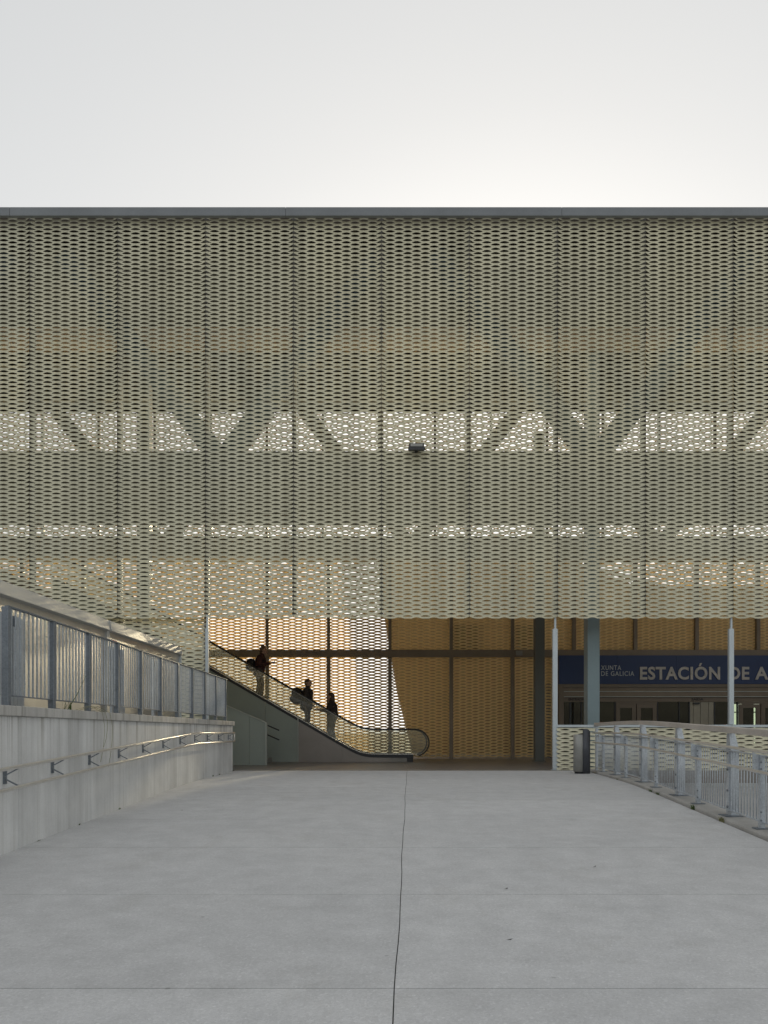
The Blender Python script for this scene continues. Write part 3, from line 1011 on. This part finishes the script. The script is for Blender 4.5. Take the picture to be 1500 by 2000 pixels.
hr = thing("wall_handrail", (XL, 14, 0.8), "double stainless handrail on brackets along the concrete wall", "handrail")
XH = -3.80
def rail_z(y, top):
    z = (1.045 if top else 0.832)
    return z - 0.0446 * softplus(15.55 - y, 0.08)
yy = [1.0, 7.6, 14.8, 15.3, 15.55, 15.8, 16.3, 19.5]
for top in (True, False):
    MB().tube([(XH, y, rail_z(y, top)) for y in yy], 0.0215, 12).build("rail", "handrail_steel", hr)
MB().tube([(XH, 19.5, rail_z(19.5, True) + 0.02), (XH, 19.5, rail_z(19.5, False) - 0.02)], 0.0215, 12).build("end_post", "handrail_steel", hr)
for i in range(-4, 11):
    y = 7.95 + 1.14 * i
    zu, zl = rail_z(y, True), rail_z(y, False)
    zm = (zu + zl) / 2
    br = MB().box(XL + 0.001, XL + 0.012, y - 0.035, y + 0.035, zm - 0.07, zm + 0.07).build("bracket", "galvanised_dark", hr)
    MB().bar((XL + 0.012, y, zm + 0.02), (XH, y + 0.02, zu - 0.02), 0.03, 0.012).build("arm", "galvanised_dark", br)
    MB().bar((XL + 0.012, y, zm - 0.02), (XH, y + 0.02, zl + 0.02), 0.03, 0.012).build("arm", "galvanised_dark", br)

XFN = -4.03
fe = thing("wall_fence", (XFN, 14, 1.345), "grey galvanised bar fence standing on the concrete wall's coping", "fence")
FY = [8.2 + 1.13 * i for i in range(11)]
ZF0, ZF1 = 1.465, 2.405
for i, y in enumerate(FY):
    MB().box(XFN - 0.040, XFN + 0.032, y - 0.035, y + 0.035, 1.347, ZF1 - 0.002).build("post", "galvanised_dark", fe, 0.004)
    MB().box(XFN - 0.07, XFN + 0.07, y - 0.07, y + 0.07, 1.346, 1.356).build("foot_plate", "galvanised_dark", fe)
MB().box(XFN - 0.02, XFN + 0.03, FY[0], FY[-1], ZF1, ZF1 + 0.014).build("top_rail", "galvanised_dark", fe)
MB().box(XFN - 0.02, XFN + 0.02, FY[0], FY[-1], ZF0 - 0.012, ZF0).build("bottom_rail", "galvanised_dark", fe)
bm = MB().box(-0.008, 0.008, -0.008, 0.008, 0, ZF1 - ZF0 - 0.002).mesh("baluster", "galvanised")
for a, b_ in zip(FY[:-1], FY[1:]):
    for j in range(1, 11):
        y = a + (b_ - a) * j / 11
        place(bm, "baluster", fe, (XFN, y, ZF0 + 0.001))
def slat_unit(y0, y1, label):
    t = thing("slatted_panel", (XFN - 0.12, y0, 1.346), label, "panel", "pale slatted panels behind the wall fence")
    n = 6
    d = (y1 - y0) / n
    for i in range(n):
        y = y0 + d * i
        top = 2.36 - (0.12 if i in (1, 3) else 0.0)
        MB().box(XFN - 0.11, XFN - 0.09, y + d * 0.15, y + d * 0.80, 1.47, top).build("slat", "slat_pale", t)
        MB().box(XFN - 0.12, XFN - 0.08, y + 0.003, y + d - 0.003, 1.348, 1.465).build("foot", "slat_pale", t)
    MB().box(XFN - 0.14, XFN - 0.121, y0, y1, 1.47, 2.37).build("back_plate", "galvanised_dark", t)
slat_unit(8.27, 8.78, "pale slatted metal panel behind the fence's first bay at the photo's left edge")
slat_unit(11.62, 12.20, "pale slatted metal panel in the middle of the fence, below the parapet joint")
slat_unit(13.70, 14.25, "narrow pale slatted panel nearest the far end of the metal-clad parapet")

XP = -5.30
mp_ = thing("metal_parapet", (XP, 14, 1.22), "satin metal-clad parapet wall with a broad cap behind the fence", "parapet")
py = [-4, 0, 4.0, 8.2, 11.2, 14.55, 17.2, 19.86]
for a, b_ in zip(py[:-1], py[1:]):
    MB().box(XP - 0.12, XP, a + 0.003, b_ - 0.003, 1.221, 3.06).build("panel", "ribbed_aluminium", mp_)
def ptop(y):
    return 3.155 + 0.012 * (y - 10.6)
for a, b_ in ((-4, 3.0), (3.012, 9.0), (9.012, 14.62), (14.72, 19.9)):
    mb = MB()
    mb.hexa([(XP - 0.20, a, ptop(a) - 0.26), (XP + 0.09, a, ptop(a) - 0.20), (XP + 0.09, b_, ptop(b_) - 0.20), (XP - 0.20, b_, ptop(b_) - 0.26),
             (XP - 0.20, a, ptop(a) + 0.02), (XP + 0.05, a, ptop(a)), (XP + 0.05, b_, ptop(b_)), (XP - 0.20, b_, ptop(b_) + 0.02)])
    mb.build("cap", "aluminium_cap", mp_, 0.008)
MB().box(XP + 0.0005, XP + 0.035, 14.60, 14.74, 1.3, 3.0).build("joint_cover", "aluminium_cap", mp_)
MB().box(XP - 0.121, XP + 0.05, 19.865, 19.93, 1.221, 3.08).build("end_post", "pole_paint", mp_)
for y, z in ((14.95, 2.88), (19.2, 2.86)):
    lb = MB().box(XP + 0.001, XP + 0.008, y, y + 0.30, z - 0.16, z).build("label_plate", "white_print", mp_)
    MB().box(XP + 0.0085, XP + 0.011, y + 0.02, y + 0.28, z - 0.075, z - 0.01).build("print", "red_print", lb)

# ------------------------------------------------------------------ right railing
rg = thing("ramp_railing", (5.0, 13, 0), "galvanised railing with a broad pale top beam along the right of the ramp", "railing")
def xg(y):
    return 3.78 + 0.083 * y
GY = [2.4 + 0.6 * i for i in range(29)]
def zb(y):
    return zr(y) + 0.055
RY = [1.5 + 0.5 * i for i in range(36)] + [19.45]
def strip(name, mat, w, z0, z1, dx=0.0, ys=RY, bevel=0):
    mb = MB()
    for y in ys:
        x = xg(y) + dx
        mb.v += [(x - w / 2, y, zr(y) + z0), (x + w / 2, y, zr(y) + z0), (x + w / 2, y, zr(y) + z1), (x - w / 2, y, zr(y) + z1)]
    n = len(ys)
    for i in range(n - 1):
        q = 4 * i
        for a, b_ in ((0, 1), (1, 2), (2, 3), (3, 0)):
            mb.face((q + a, q + 4 + a, q + 4 + b_, q + b_))
    mb.face((0, 1, 2, 3))
    q = 4 * (n - 1)
    mb.face((q + 3, q + 2, q + 1, q))
    return mb.build(name, mat, rg, bevel)
def seg_beam(ya, yb):
    n = max(2, int((yb - ya) / 0.5))
    return [ya + (yb - ya) * i / n for i in range(n + 1)]
bys = [1.5, 5.6, 10.35, 15.05, 19.45]
for a, b_ in zip(bys[:-1], bys[1:]):
    strip("top_beam", "beam_timber", 0.13, 1.175, 1.252, -0.01, seg_beam(a + 0.002, b_ - 0.002), 0.006)
strip("mid_rail", "galvanised", 0.05, 0.925, 0.94, 0.02)
strip("bottom_rail", "galvanised", 0.045, 0.125, 0.140, 0.02)
for top, z in ((True, 1.0), (False, 0.755)):
    MB().tube([(xg(y) - 0.10, y, zr(y) + z - (0.006 if top else 0.0)) for y in RY], 0.0205, 12).build("handrail", "handrail_steel", rg)
mainY = [17.40 - 2.35 * i for i in range(7)]
thinY = [18.65 - 2.35 * i for i in range(8)]
for y in mainY:
    x, z = xg(y) + 0.06, zb(y)
    mb = MB()
    w0, w1, d = 0.055, 0.045, 0.070
    mb.box(x - w0, x + w0, y - d, y + d, z + 0.012, z + 0.89)
    mb.hexa([(x - w0, y - d, z + 0.8905), (x + w0, y - d, z + 0.8905), (x + w0, y + d, z + 0.8905), (x - w0, y + d, z + 0.8905),
             (x - 0.065, y - d * 0.45, z + 1.108), (x + 0.015, y - d * 0.45, z + 1.108), (x + 0.015, y + d * 0.45, z + 1.108), (x - 0.065, y + d * 0.45, z + 1.108)])
    po = mb.build("post", "galvanised", rg)
    MB().box(x - w0 - 0.012, x - w0 - 0.001, y - d * 0.6, y + d * 0.6, z + 0.06, z + 0.9).build("face_plate", "galvanised", po)
    MB().box(x - 0.14, x + 0.14, y - 0.13, y + 0.13, z - 0.002, z + 0.011).build("base_plate", "galvanised_dark", po)
    for zz in (0.12, 0.34, 0.62, 0.84):
        MB().tube([(x - w0 - 0.013, y, z + zz), (x - w0 - 0.025, y, z + zz)], 0.016, 8).build("bolt", "galvanised_dark", po)
    MB().bar((x - w0, y + 0.03, z + 0.9), (xg(y) - 0.10, y + 0.03, zr(y) + 0.985), 0.03, 0.012).build("rail_arm", "galvanised", po)
for y in thinY:
    x, z = xg(y), zb(y)
    po = MB().box(x - 0.03, x + 0.03, y - 0.028, y + 0.028, z + 0.011, z + 0.885).build("slim_post", "galvanised", rg)
    MB().box(x - 0.09, x + 0.09, y - 0.06, y + 0.06, z - 0.002, z + 0.0105).build("base_plate", "galvanised_dark", po)
    for zz in (0.10, 0.20, 0.72, 0.80):
        MB().tube([(x - 0.02, y - 0.0285, z + zz), (x - 0.02, y - 0.036, z + zz)], 0.012, 8).build("bolt", "galvanised_dark", po)
    mb = MB()
    mb.prism_y([(x - 0.11, zr(y) + 0.74), (x - 0.031, zr(y) + 0.70), (x - 0.031, zr(y) + 0.93), (x - 0.11, zr(y) + 0.985)], y - 0.006, y + 0.006)
    mb.build("rail_arm", "galvanised", po)
gb = MB().tube([(0, 0, 0), (0, 0, 0.784)], 0.0075, 6).mesh("baluster", "galvanised")
y = 19.35
posts = mainY + thinY
while y > 5.0:
    if all(abs(y - q) > 0.05 for q in thinY) and all(abs(y - q) > 0.02 for q in mainY):
        place(gb, "baluster", rg, (xg(y) + 0.02, y, zr(y) + 0.1405))
    y -= 0.098
MB().box(xg(19.45) - 0.03, xg(19.45) + 0.03, 19.455, 19.52, 0.10, 1.16).build("end_post", "galvanised", rg)
MB().box(xg(19.45) - 0.07, xg(19.45) + 0.05, 19.455, 19.52, 1.165, 1.25).build("beam_end", "galvanised", rg)

# litter bin
bn = thing("litter_bin", (4.86, 18.75, 0.05), "grey litter bin with a tall dark side plate beside the parapet screen", "bin")
MB().tube([(4.80, 18.85, 0.10), (4.80, 18.85, 1.00), (4.80, 18.85, 1.01)], [0.15, 0.15, 0.135], 24).build("drum", "bin_grey", bn)
MB().tube([(4.80, 18.85, 0.052), (4.80, 18.85, 0.0995)], 0.12, 20).build("foot", "black_paint", bn)
mb = MB()
arc = [R(-150 + 15 * i) for i in range(10)]
nA = len(arc)
ctr = (4.93, 18.76)
def plate(z, r):
    return [(ctr[0] + r * math.cos(a), ctr[1] + r * math.sin(a)) for a in arc]
ring = plate(0, 0.105)
n0 = len(ring)
for z in (0.06, 1.145):
    for x, y in ring:
        mb.v.append((x, y, z + (0.0 if z < 1 else -0.10 * max(0, (x - ctr[0]) / 0.105 - 0.1) ** 1.5)))
for i in range(n0 - 1):
    mb.face((i, i + 1, n0 + i + 1, n0 + i), True)
o = mb.build("side_plate", "bin_slate", bn)
sd = o.modifiers.new("solid", 'SOLIDIFY')
sd.thickness = 0.012

# ------------------------------------------------------------------ weeds
def weed(loc, label, n, h, spread, mat, name="weed", group=None, wide=0.006):
    rnd = random.Random(int(loc[1] * 1000))
    t = thing(name, loc, label, "plant", group)
    mb = MB()
    for _ in range(n):
        a = rnd.uniform(0, 2 * math.pi)
        hh = h * rnd.uniform(0.5, 1.0)
        ln = spread * rnd.uniform(0.3, 1.0)
        bx, by = loc[0] + rnd.uniform(-0.4, 0.4) * spread * 0.5, loc[1] + rnd.uniform(-0.9, 0.9) * spread
        dx, dy = math.cos(a), math.sin(a)
        w = wide * rnd.uniform(0.6, 1.3)
        i = len(mb.v)
        for k in range(5):
            u = k / 4
            c = (bx + dx * ln * u ** 1.6, by + dy * ln * u ** 1.6, loc[2] + hh * (u - 0.35 * u ** 3))
            ww = w * (1 - u) + 0.0008
            mb.v += [(c[0] - dy * ww, c[1] + dx * ww, c[2]), (c[0] + dy * ww, c[1] - dx * ww, c[2])]
        for k in range(4):
            mb.face((i + 2 * k, i + 2 * k + 1, i + 2 * k + 3, i + 2 * k + 2), True)
    mb.build("leaves", mat, t)
    return t
for i, (y, n, h, lab) in enumerate(((13.7, 26, 0.09, "small green weed at the foot of the railing, second nearest the doorway"), (13.25, 30, 0.10, "dark green weed in the kerb joint just nearer than the smallest one"),
        (11.35, 36, 0.13, "tufted weed with a thin tall stalk at the kerb below a slim post"), (10.15, 46, 0.12, "largest yellow-green weed at the kerb beneath the thick railing post"), (16.4, 10, 0.05, "tiny weed in the kerb joint nearest the litter bin"))):
    weed((xr(y) - 0.004, y, zr(y) - 0.005), lab, n, h, 0.07, "leaf_green" if i != 3 else "leaf_dry", group="weeds along the kerb")
for i, (y, h) in enumerate(((18.3, 0.05), (17.6, 0.07), (11.4, 0.05), (9.9, 0.04), (8.7, 0.03))):
    weed((XL + 0.01, y, zr(y) - 0.004), ("tiny weed at the foot of the concrete wall, " + ["last before the wall's end", "second from the wall's end", "by the dark wall joint", "left of the dark wall joint", "near the photo's left edge"][i]), 12, h, 0.04, "leaf_green", group="weeds at the wall foot", wide=0.004)
gt = weed((-4.06, 9.85, 1.345), "dark grass tuft growing from the coping behind the fence", 14, 0.22, 0.12, "leaf_green", "grass_tuft", wide=0.005)
MB().tube([(-4.02, 9.75, 1.345), (-4.0, 10.0, 1.55), (-3.985, 10.28, 1.83)], [0.005, 0.004, 0.002], 6).build("stalk", "leaf_green", gt)
vt = thing("trailing_grass", (-3.9, 10.3, 1.35), "thin dry grass stems hanging over the coping onto the wall", "plant")
for k, (dy, ln) in enumerate(((0.0, 0.85), (0.12, 0.6), (0.3, 0.95))):
    pts = [(-4.05, 10.1 + dy, 1.36), (-3.95, 10.3 + dy, 1.42), (-3.87, 10.55 + dy, 1.34)]
    for q in range(1, 5):
        pts.append((-3.872 + 0.004 * q, 10.6 + dy + 0.05 * q - 0.022 * q * q, 1.34 - ln * q / 5))
    MB().tube(pts, 0.0028, 5).build("stem", "leaf_dry", vt)
weed((-4.35, 7.75, 1.345), "green shrub tuft at the photo's left edge on the coping", 60, 0.16, 0.14, "leaf_green", "shrub_tuft", wide=0.012)

# fallen leaves on the ramp
for i, (x, y, lab) in enumerate(((1.02, 6.42, "dry leaf lying on the ramp just beyond the joint right of the centre line"), (0.81, 5.02, "dark twig lying on the ramp right of the centre line in the foreground"), (2.0, 7.3, "tiny dark leaf on the ramp toward the right railing"), (-2.95, 11.2, "tiny dark leaf on the ramp near the concrete wall"))):
    mb = MB()
    z = zr(y) + 0.004
    L = 0.018 if i != 1 else 0.034
    w = 0.008 if i != 1 else 0.004
    mb.v = [(x - L, y - 0.004, z), (x - L * 0.3, y - w, z + 0.006), (x + L * 0.5, y - w * 0.7, z + 0.004), (x + L, y, z + 0.012), (x + L * 0.5, y + w * 0.8, z + 0.01), (x - L * 0.3, y + w, z + 0.004)]
    mb.face((0, 1, 2, 3, 4, 5))
    tag(mb.build("fallen_leaf" if i != 1 else "twig", "joint_dark"), lab, "leaf" if i != 1 else "twig", "litter on the ramp")

# ------------------------------------------------------------------ people
def capsule(mb, a, b_, ra, rb, n=12):
    a, b_ = Vector(a), Vector(b_)
    d = (b_ - a)
    L = d.length
    d = d / L if L > 1e-6 else Vector((0, 0, 1))
    pts, rr = [], []
    for t in (-0.97, -0.8, -0.45, 0.0):
        pts.append(a + d * (ra * t)); rr.append(max(0.001, ra * math.sqrt(1 - t * t)))
    for t in (0.0, 0.45, 0.8, 0.97):
        if t == 0.0 and L < 1e-6:
            continue
        pts.append(b_ + d * (rb * t)); rr.append(max(0.001, rb * math.sqrt(1 - t * t)))
    mb.tube(pts, rr, n)

def remeshed(mb, name, mat, parent, xf, voxel, smooth=4):
    """one closed continuous surface grown around all pieces of mb"""
    mb.v = [tuple(xf @ Vector(v)) for v in mb.v]
    me = mb.mesh("tmp", mat)
    o = bpy.data.objects.new("tmp", me)
    COL.objects.link(o)
    rm_ = o.modifiers.new("r", 'REMESH')
    rm_.mode = 'VOXEL'
    rm_.voxel_size = voxel
    sm_ = o.modifiers.new("s", 'SMOOTH')
    sm_.iterations = smooth
    sm_.factor = 0.5
    dg = bpy.context.evaluated_depsgraph_get()
    m2 = bpy.data.meshes.new_from_object(o.evaluated_get(dg))
    bpy.data.objects.remove(o)
    m2.name = name
    m2.materials.clear()
    m2.materials.append(MATS[mat])
    off = Vector(parent_world(parent))
    for v in m2.vertices:
        v.co -= off
    m2.polygons.foreach_set('use_smooth', [True] * len(m2.polygons))
    ob = bpy.data.objects.new(name, m2)
    COL.objects.link(ob)
    ob.parent = parent
    return ob

def person(x, y, z, heading, P, label):
    """P: pose in local coordinates, the figure facing local +x"""
    t = thing("person", (x, y, z), label, "person", "people on the escalator")
    xf = Matrix.Translation((x, y, z)) @ Matrix.Rotation(heading, 4, 'Z') @ Matrix.Diagonal((1.3, 1.24, 1.07, 1))
    hip, chest, neck, head = (Vector(P[k]) for k in ('hip', 'chest', 'neck', 'head'))
    body = MB()
    capsule(body, hip, (hip + chest) / 2, 0.13, 0.115)
    capsule(body, (hip + chest) / 2, chest, 0.115, 0.125)
    capsule(body, chest + Vector((0, -0.10, 0.03)), chest + Vector((0, 0.10, 0.03)), 0.10, 0.10)
    capsule(body, chest, neck, 0.075, 0.052)
    capsule(body, neck, head, 0.05, 0.06)
    fw = Vector(P.get('face', (1, 0, 0))).normalized()
    sd_ = Vector((-fw.y, fw.x, 0))
    body.ball(head + Vector((0, 0, 0.025)), (0.092, 0.08, 0.105), 16, 12)
    capsule(body, head + fw * 0.03 + Vector((0, 0, -0.05)), head + fw * 0.055 + Vector((0, 0, -0.075)), 0.055, 0.042)
    capsule(body, head + fw * 0.09 + Vector((0, 0, 0.015)), head + fw * 0.112 + Vector((0, 0, -0.022)), 0.010, 0.016)
    capsule(body, head + fw * 0.088 + sd_ * -0.02 + Vector((0, 0, -0.058)), head + fw * 0.088 + sd_ * 0.02 + Vector((0, 0, -0.058)), 0.010, 0.010)
    for s in (-1, 1):
        body.ball(head + sd_ * (0.082 * s) + Vector((0, 0, 0.0)), (0.018, 0.014, 0.032), 8, 6)
        body.ball(head + fw * 0.08 + sd_ * (0.032 * s) + Vector((0, 0, 0.022)), 0.014, 8, 6)
    jacket, trousers, shoes = MB(), MB(), MB()
    jacket_r = P.get('jacket_r', 0.03)
    capsule(jacket, hip + Vector((0, 0, P.get('hem', -0.02))), (hip + chest) / 2, 0.14 + jacket_r, 0.13 + jacket_r)
    capsule(jacket, (hip + chest) / 2, chest, 0.13 + jacket_r, 0.135 + jacket_r * 0.7)
    capsule(jacket, chest + Vector((0, -0.12, 0.05)), chest + Vector((0, 0.12, 0.05)), 0.105, 0.105)
    capsule(jacket, neck + Vector((0, 0, -0.05)), neck + Vector((0, 0, 0.0)), 0.085, 0.068)
    for s, side in ((-1, 'r'), (1, 'l')):
        sh = chest + Vector((0, 0.185 * s, 0.07))
        el, wr = Vector(P['elbow_' + side]), Vector(P['wrist_' + side])
        capsule(body, sh, el, 0.055, 0.043)
        capsule(body, el, wr, 0.043, 0.028)
        capsule(jacket, sh, el, 0.075, 0.060)
        capsule(jacket, el, wr - (wr - el).normalized() * 0.03, 0.060, 0.045)
        d = (wr - el).normalized()
        up = Vector((0, 0, 1))
        sdv = d.cross(up).normalized()
        upv = sdv.cross(d).normalized()
        palm = wr + d * 0.085
        capsule(body, wr, palm, 0.027, 0.026)
        capsule(body, wr + d * 0.03 + sdv * 0.02, palm + sdv * 0.028, 0.018, 0.014)
        capsule(body, wr + d * 0.03 - sdv * 0.02, palm - sdv * 0.028, 0.018, 0.014)
        for q, ln in ((-1.5, 0.062), (-0.5, 0.078), (0.5, 0.074), (1.5, 0.055)):
            a = palm + sdv * (0.020 * q)
            k1 = a + d * (ln * 0.55) - upv * 0.012
            capsule(body, a, k1, 0.0095, 0.009, 8)
            capsule(body, k1, k1 + d * (ln * 0.25) - upv * (ln * 0.40), 0.009, 0.008, 8)
        th = wr + d * 0.03 - sdv * (0.03 * s)
        t1 = th + d * 0.035 - sdv * (0.030 * s) - upv * 0.01
        capsule(body, th, t1, 0.012, 0.011, 8)
        capsule(body, t1, t1 + d * 0.03 - upv * 0.012, 0.011, 0.009, 8)
        hp = hip + Vector((0, 0.085 * s, -0.03))
        kn, an = Vector(P['knee_' + side]), Vector(P['ankle_' + side])
        capsule(body, hp, kn, 0.082, 0.055)
        capsule(body, kn, an, 0.055, 0.036)
        tr_ = P.get('leg_r', 0.014)
        capsule(trousers, hp, kn, 0.088 + tr_, 0.060 + tr_)
        capsule(trousers, kn, an + Vector((0, 0, 0.02)), 0.060 + tr_, 0.045 + tr_)
        capsule(body, an + Vector((0, 0, -0.045)), an + Vector((0.13, 0.01 * s, -0.055)), 0.036, 0.030)
        capsule(shoes, an + Vector((-0.03, 0, -0.04)), an + Vector((0.14, 0.012 * s, -0.048)), 0.050, 0.042)
        capsule(shoes, an + Vector((0, 0, 0.0)), an + Vector((0, 0, -0.03)), 0.050, 0.05)
    capsule(trousers, hip + Vector((0, -0.06, 0.0)), hip + Vector((0, 0.06, 0.0)), 0.135, 0.135)
    remeshed(body, "body", "skin", t, xf, 0.0075, 3)
    remeshed(trousers, "trousers", P['trousers'], t, xf, 0.016)
    remeshed(jacket, "jacket", P['jacket'], t, xf, 0.016)
    remeshed(shoes, "shoes", "shoe", t, xf, 0.012)
    hair = MB()
    for c, r in P['hair']:
        hair.ball(head + Vector(c), r, 14, 10)
    remeshed(hair, "hair", P['hair_mat'], t, xf, 0.012)
    for s in (-1, 1):
        e = MB().ball(xf @ (head + fw * 0.089 + sd_ * (0.032 * s) + Vector((0, 0, 0.022))), 0.0085, 8, 6)
        e.build("eye", "black_letter", t)
    return t, xf

def rucksack(name, t_loc, xf, c, size, mat, label, cat="backpack", straps=True):
    t = thing(name, t_loc, label, cat)
    mb = MB()
    cx, cy_, cz = c
    sx, sy, sz = size
    for dz in (-1, 1):
        for dy in (-1, 1):
            mb.ball((cx, cy_ + dy * sy * 0.42, cz + dz * sz * 0.5), (sx, sy * 0.62, sz * 0.62), 14, 10)
    mb.ball((cx, cy_, cz), (sx * 1.1, sy, sz), 14, 10)
    remeshed(mb, "bag", mat, t, xf, 0.015)
    pk = MB()
    pk.ball((cx - sx * 0.75, cy_, cz - sz * 0.35), (sx * 0.6, sy * 0.7, sz * 0.5), 12, 8)
    remeshed(pk, "front_pocket", mat, t, xf, 0.013)
    if straps:
        for s in (-1, 1):
            pts = [(cx + sx * 0.6, s * 0.11, cz + sz * 0.9), (cx + 0.20, s * 0.125, cz + sz * 1.15), (cx + 0.36, s * 0.13, cz + sz * 0.7), (cx + 0.34, s * 0.17, cz - sz * 0.1), (cx + sx * 0.7, s * 0.15, cz - sz * 0.6)]
            MB().tube([xf @ Vector(q) for q in pts], 0.014, 6).build("strap", mat, t)
    return t

YPPL = 26.9
# first: bun, maroon top, small backpack, holding a phone, facing right (down the escalator)
x1 = -4.38
z1 = step_z(x1)
P1 = dict(hip=(0, 0, 0.90), chest=(0.05, 0, 1.27), neck=(0.075, 0, 1.45), head=(0.125, 0, 1.565), face=(0.94, -0.1, -0.3),
          elbow_r=(0.06, -0.23, 1.10), wrist_r=(0.30, -0.10, 1.15), elbow_l=(0.06, 0.23, 1.10), wrist_l=(0.30, 0.09, 1.17),
          knee_r=(0.03, -0.085, 0.49), ankle_r=(-0.03, -0.09, 0.095), knee_l=(0.06, 0.09, 0.49), ankle_l=(0.05, 0.09, 0.095),
          jacket="cloth_maroon", trousers="cloth_plum", hair_mat="hair_light", hem=-0.06, jacket_r=0.02, leg_r=0.012,
          hair=[((-0.022, 0, 0.045), (0.092, 0.088, 0.095)), ((-0.05, 0, -0.01), (0.07, 0.082, 0.09)), ((-0.03, 0, 0.165), (0.052, 0.052, 0.045)), ((0.0, 0, 0.12), (0.05, 0.05, 0.03))])
t1, xf1 = person(x1, YPPL, z1, 0.0, P1, "person in maroon top with hair bun, highest on the escalator, looking at a phone")
rucksack("backpack", (x1, YPPL, z1 + 0.9), xf1, (-0.21, 0, 1.10), (0.115, 0.15, 0.19), "bag_black", "small dark backpack worn by the highest person on the escalator")
ph = thing("mobile_phone", tuple(xf1 @ Vector((0.41, 0, 1.17))), "dark mobile phone held by the person with the hair bun", "phone")
mb = MB()
mb.bar((0.395, -0.01, 1.125), (0.43, -0.01, 1.265), 0.075, 0.009, (-1, 0, 0.2))
mb.v = [tuple(xf1 @ Vector(v)) for v in mb.v]
mb.build("case", "phone", ph)

# second: bald or short hair, black coat, big rucksack and white bag on the arm
x2 = -2.72
z2 = step_z(x2)
P2 = dict(hip=(0, 0, 0.91), chest=(0.03, 0, 1.28), neck=(0.035, 0, 1.46), head=(0.055, 0, 1.585), face=(0.85, -0.5, 0),
          elbow_r=(0.02, -0.27, 1.07), wrist_r=(0.20, -0.20, 0.95), elbow_l=(-0.02, 0.25, 1.06), wrist_l=(0.12, 0.2, 0.92),
          knee_r=(0.05, -0.09, 0.50), ankle_r=(0.02, -0.10, 0.095), knee_l=(0.03, 0.09, 0.49), ankle_l=(-0.04, 0.10, 0.095),
          jacket="cloth_black", trousers="cloth_plum", hair_mat="hair_brown", hem=-0.10, jacket_r=0.035, leg_r=0.02,
          hair=[((-0.02, 0.005, 0.04), (0.095, 0.09, 0.098)), ((-0.045, 0.01, 0.0), (0.07, 0.08, 0.08))])
t2, xf2 = person(x2, YPPL, z2, 0.0, P2, "person in black coat with short hair, in the middle of the three on the escalator")
rucksack("rucksack", (x2, YPPL, z2 + 0.9), xf2, (-0.25, 0, 1.16), (0.15, 0.19, 0.25), "bag_black", "large dark rucksack on the back of the middle person on the escalator")
# third: long hair, dark jacket, grey trousers, facing left with a hand on the handrail
x3 = -1.80
z3 = step_z(x3)
P3 = dict(hip=(0, 0, 0.90), chest=(0.02, 0, 1.27), neck=(0.03, 0, 1.44), head=(0.06, 0, 1.56), face=(1, 0.1, -0.05),
          elbow_r=(0.10, -0.22, 1.08), wrist_r=(0.33, -0.18, 1.13), elbow_l=(0.13, 0.24, 1.08), wrist_l=(0.32, 0.34, 1.14),
          knee_r=(0.03, -0.085, 0.49), ankle_r=(-0.04, -0.10, 0.095), knee_l=(0.07, 0.085, 0.50), ankle_l=(0.05, 0.09, 0.095),
          jacket="cloth_black", trousers="cloth_grey", hair_mat="hair_brown", hem=0.06, jacket_r=0.02, leg_r=0.018,
          hair=[((-0.022, 0, 0.045), (0.096, 0.092, 0.1)), ((-0.05, 0, -0.05), (0.075, 0.092, 0.12)), ((-0.065, 0, -0.15), (0.065, 0.095, 0.10))])
t3, xf3 = person(x3, YPPL, z3, math.pi, P3, "long-haired person in dark jacket and grey trousers, lowest on the escalator, hand on the rail")
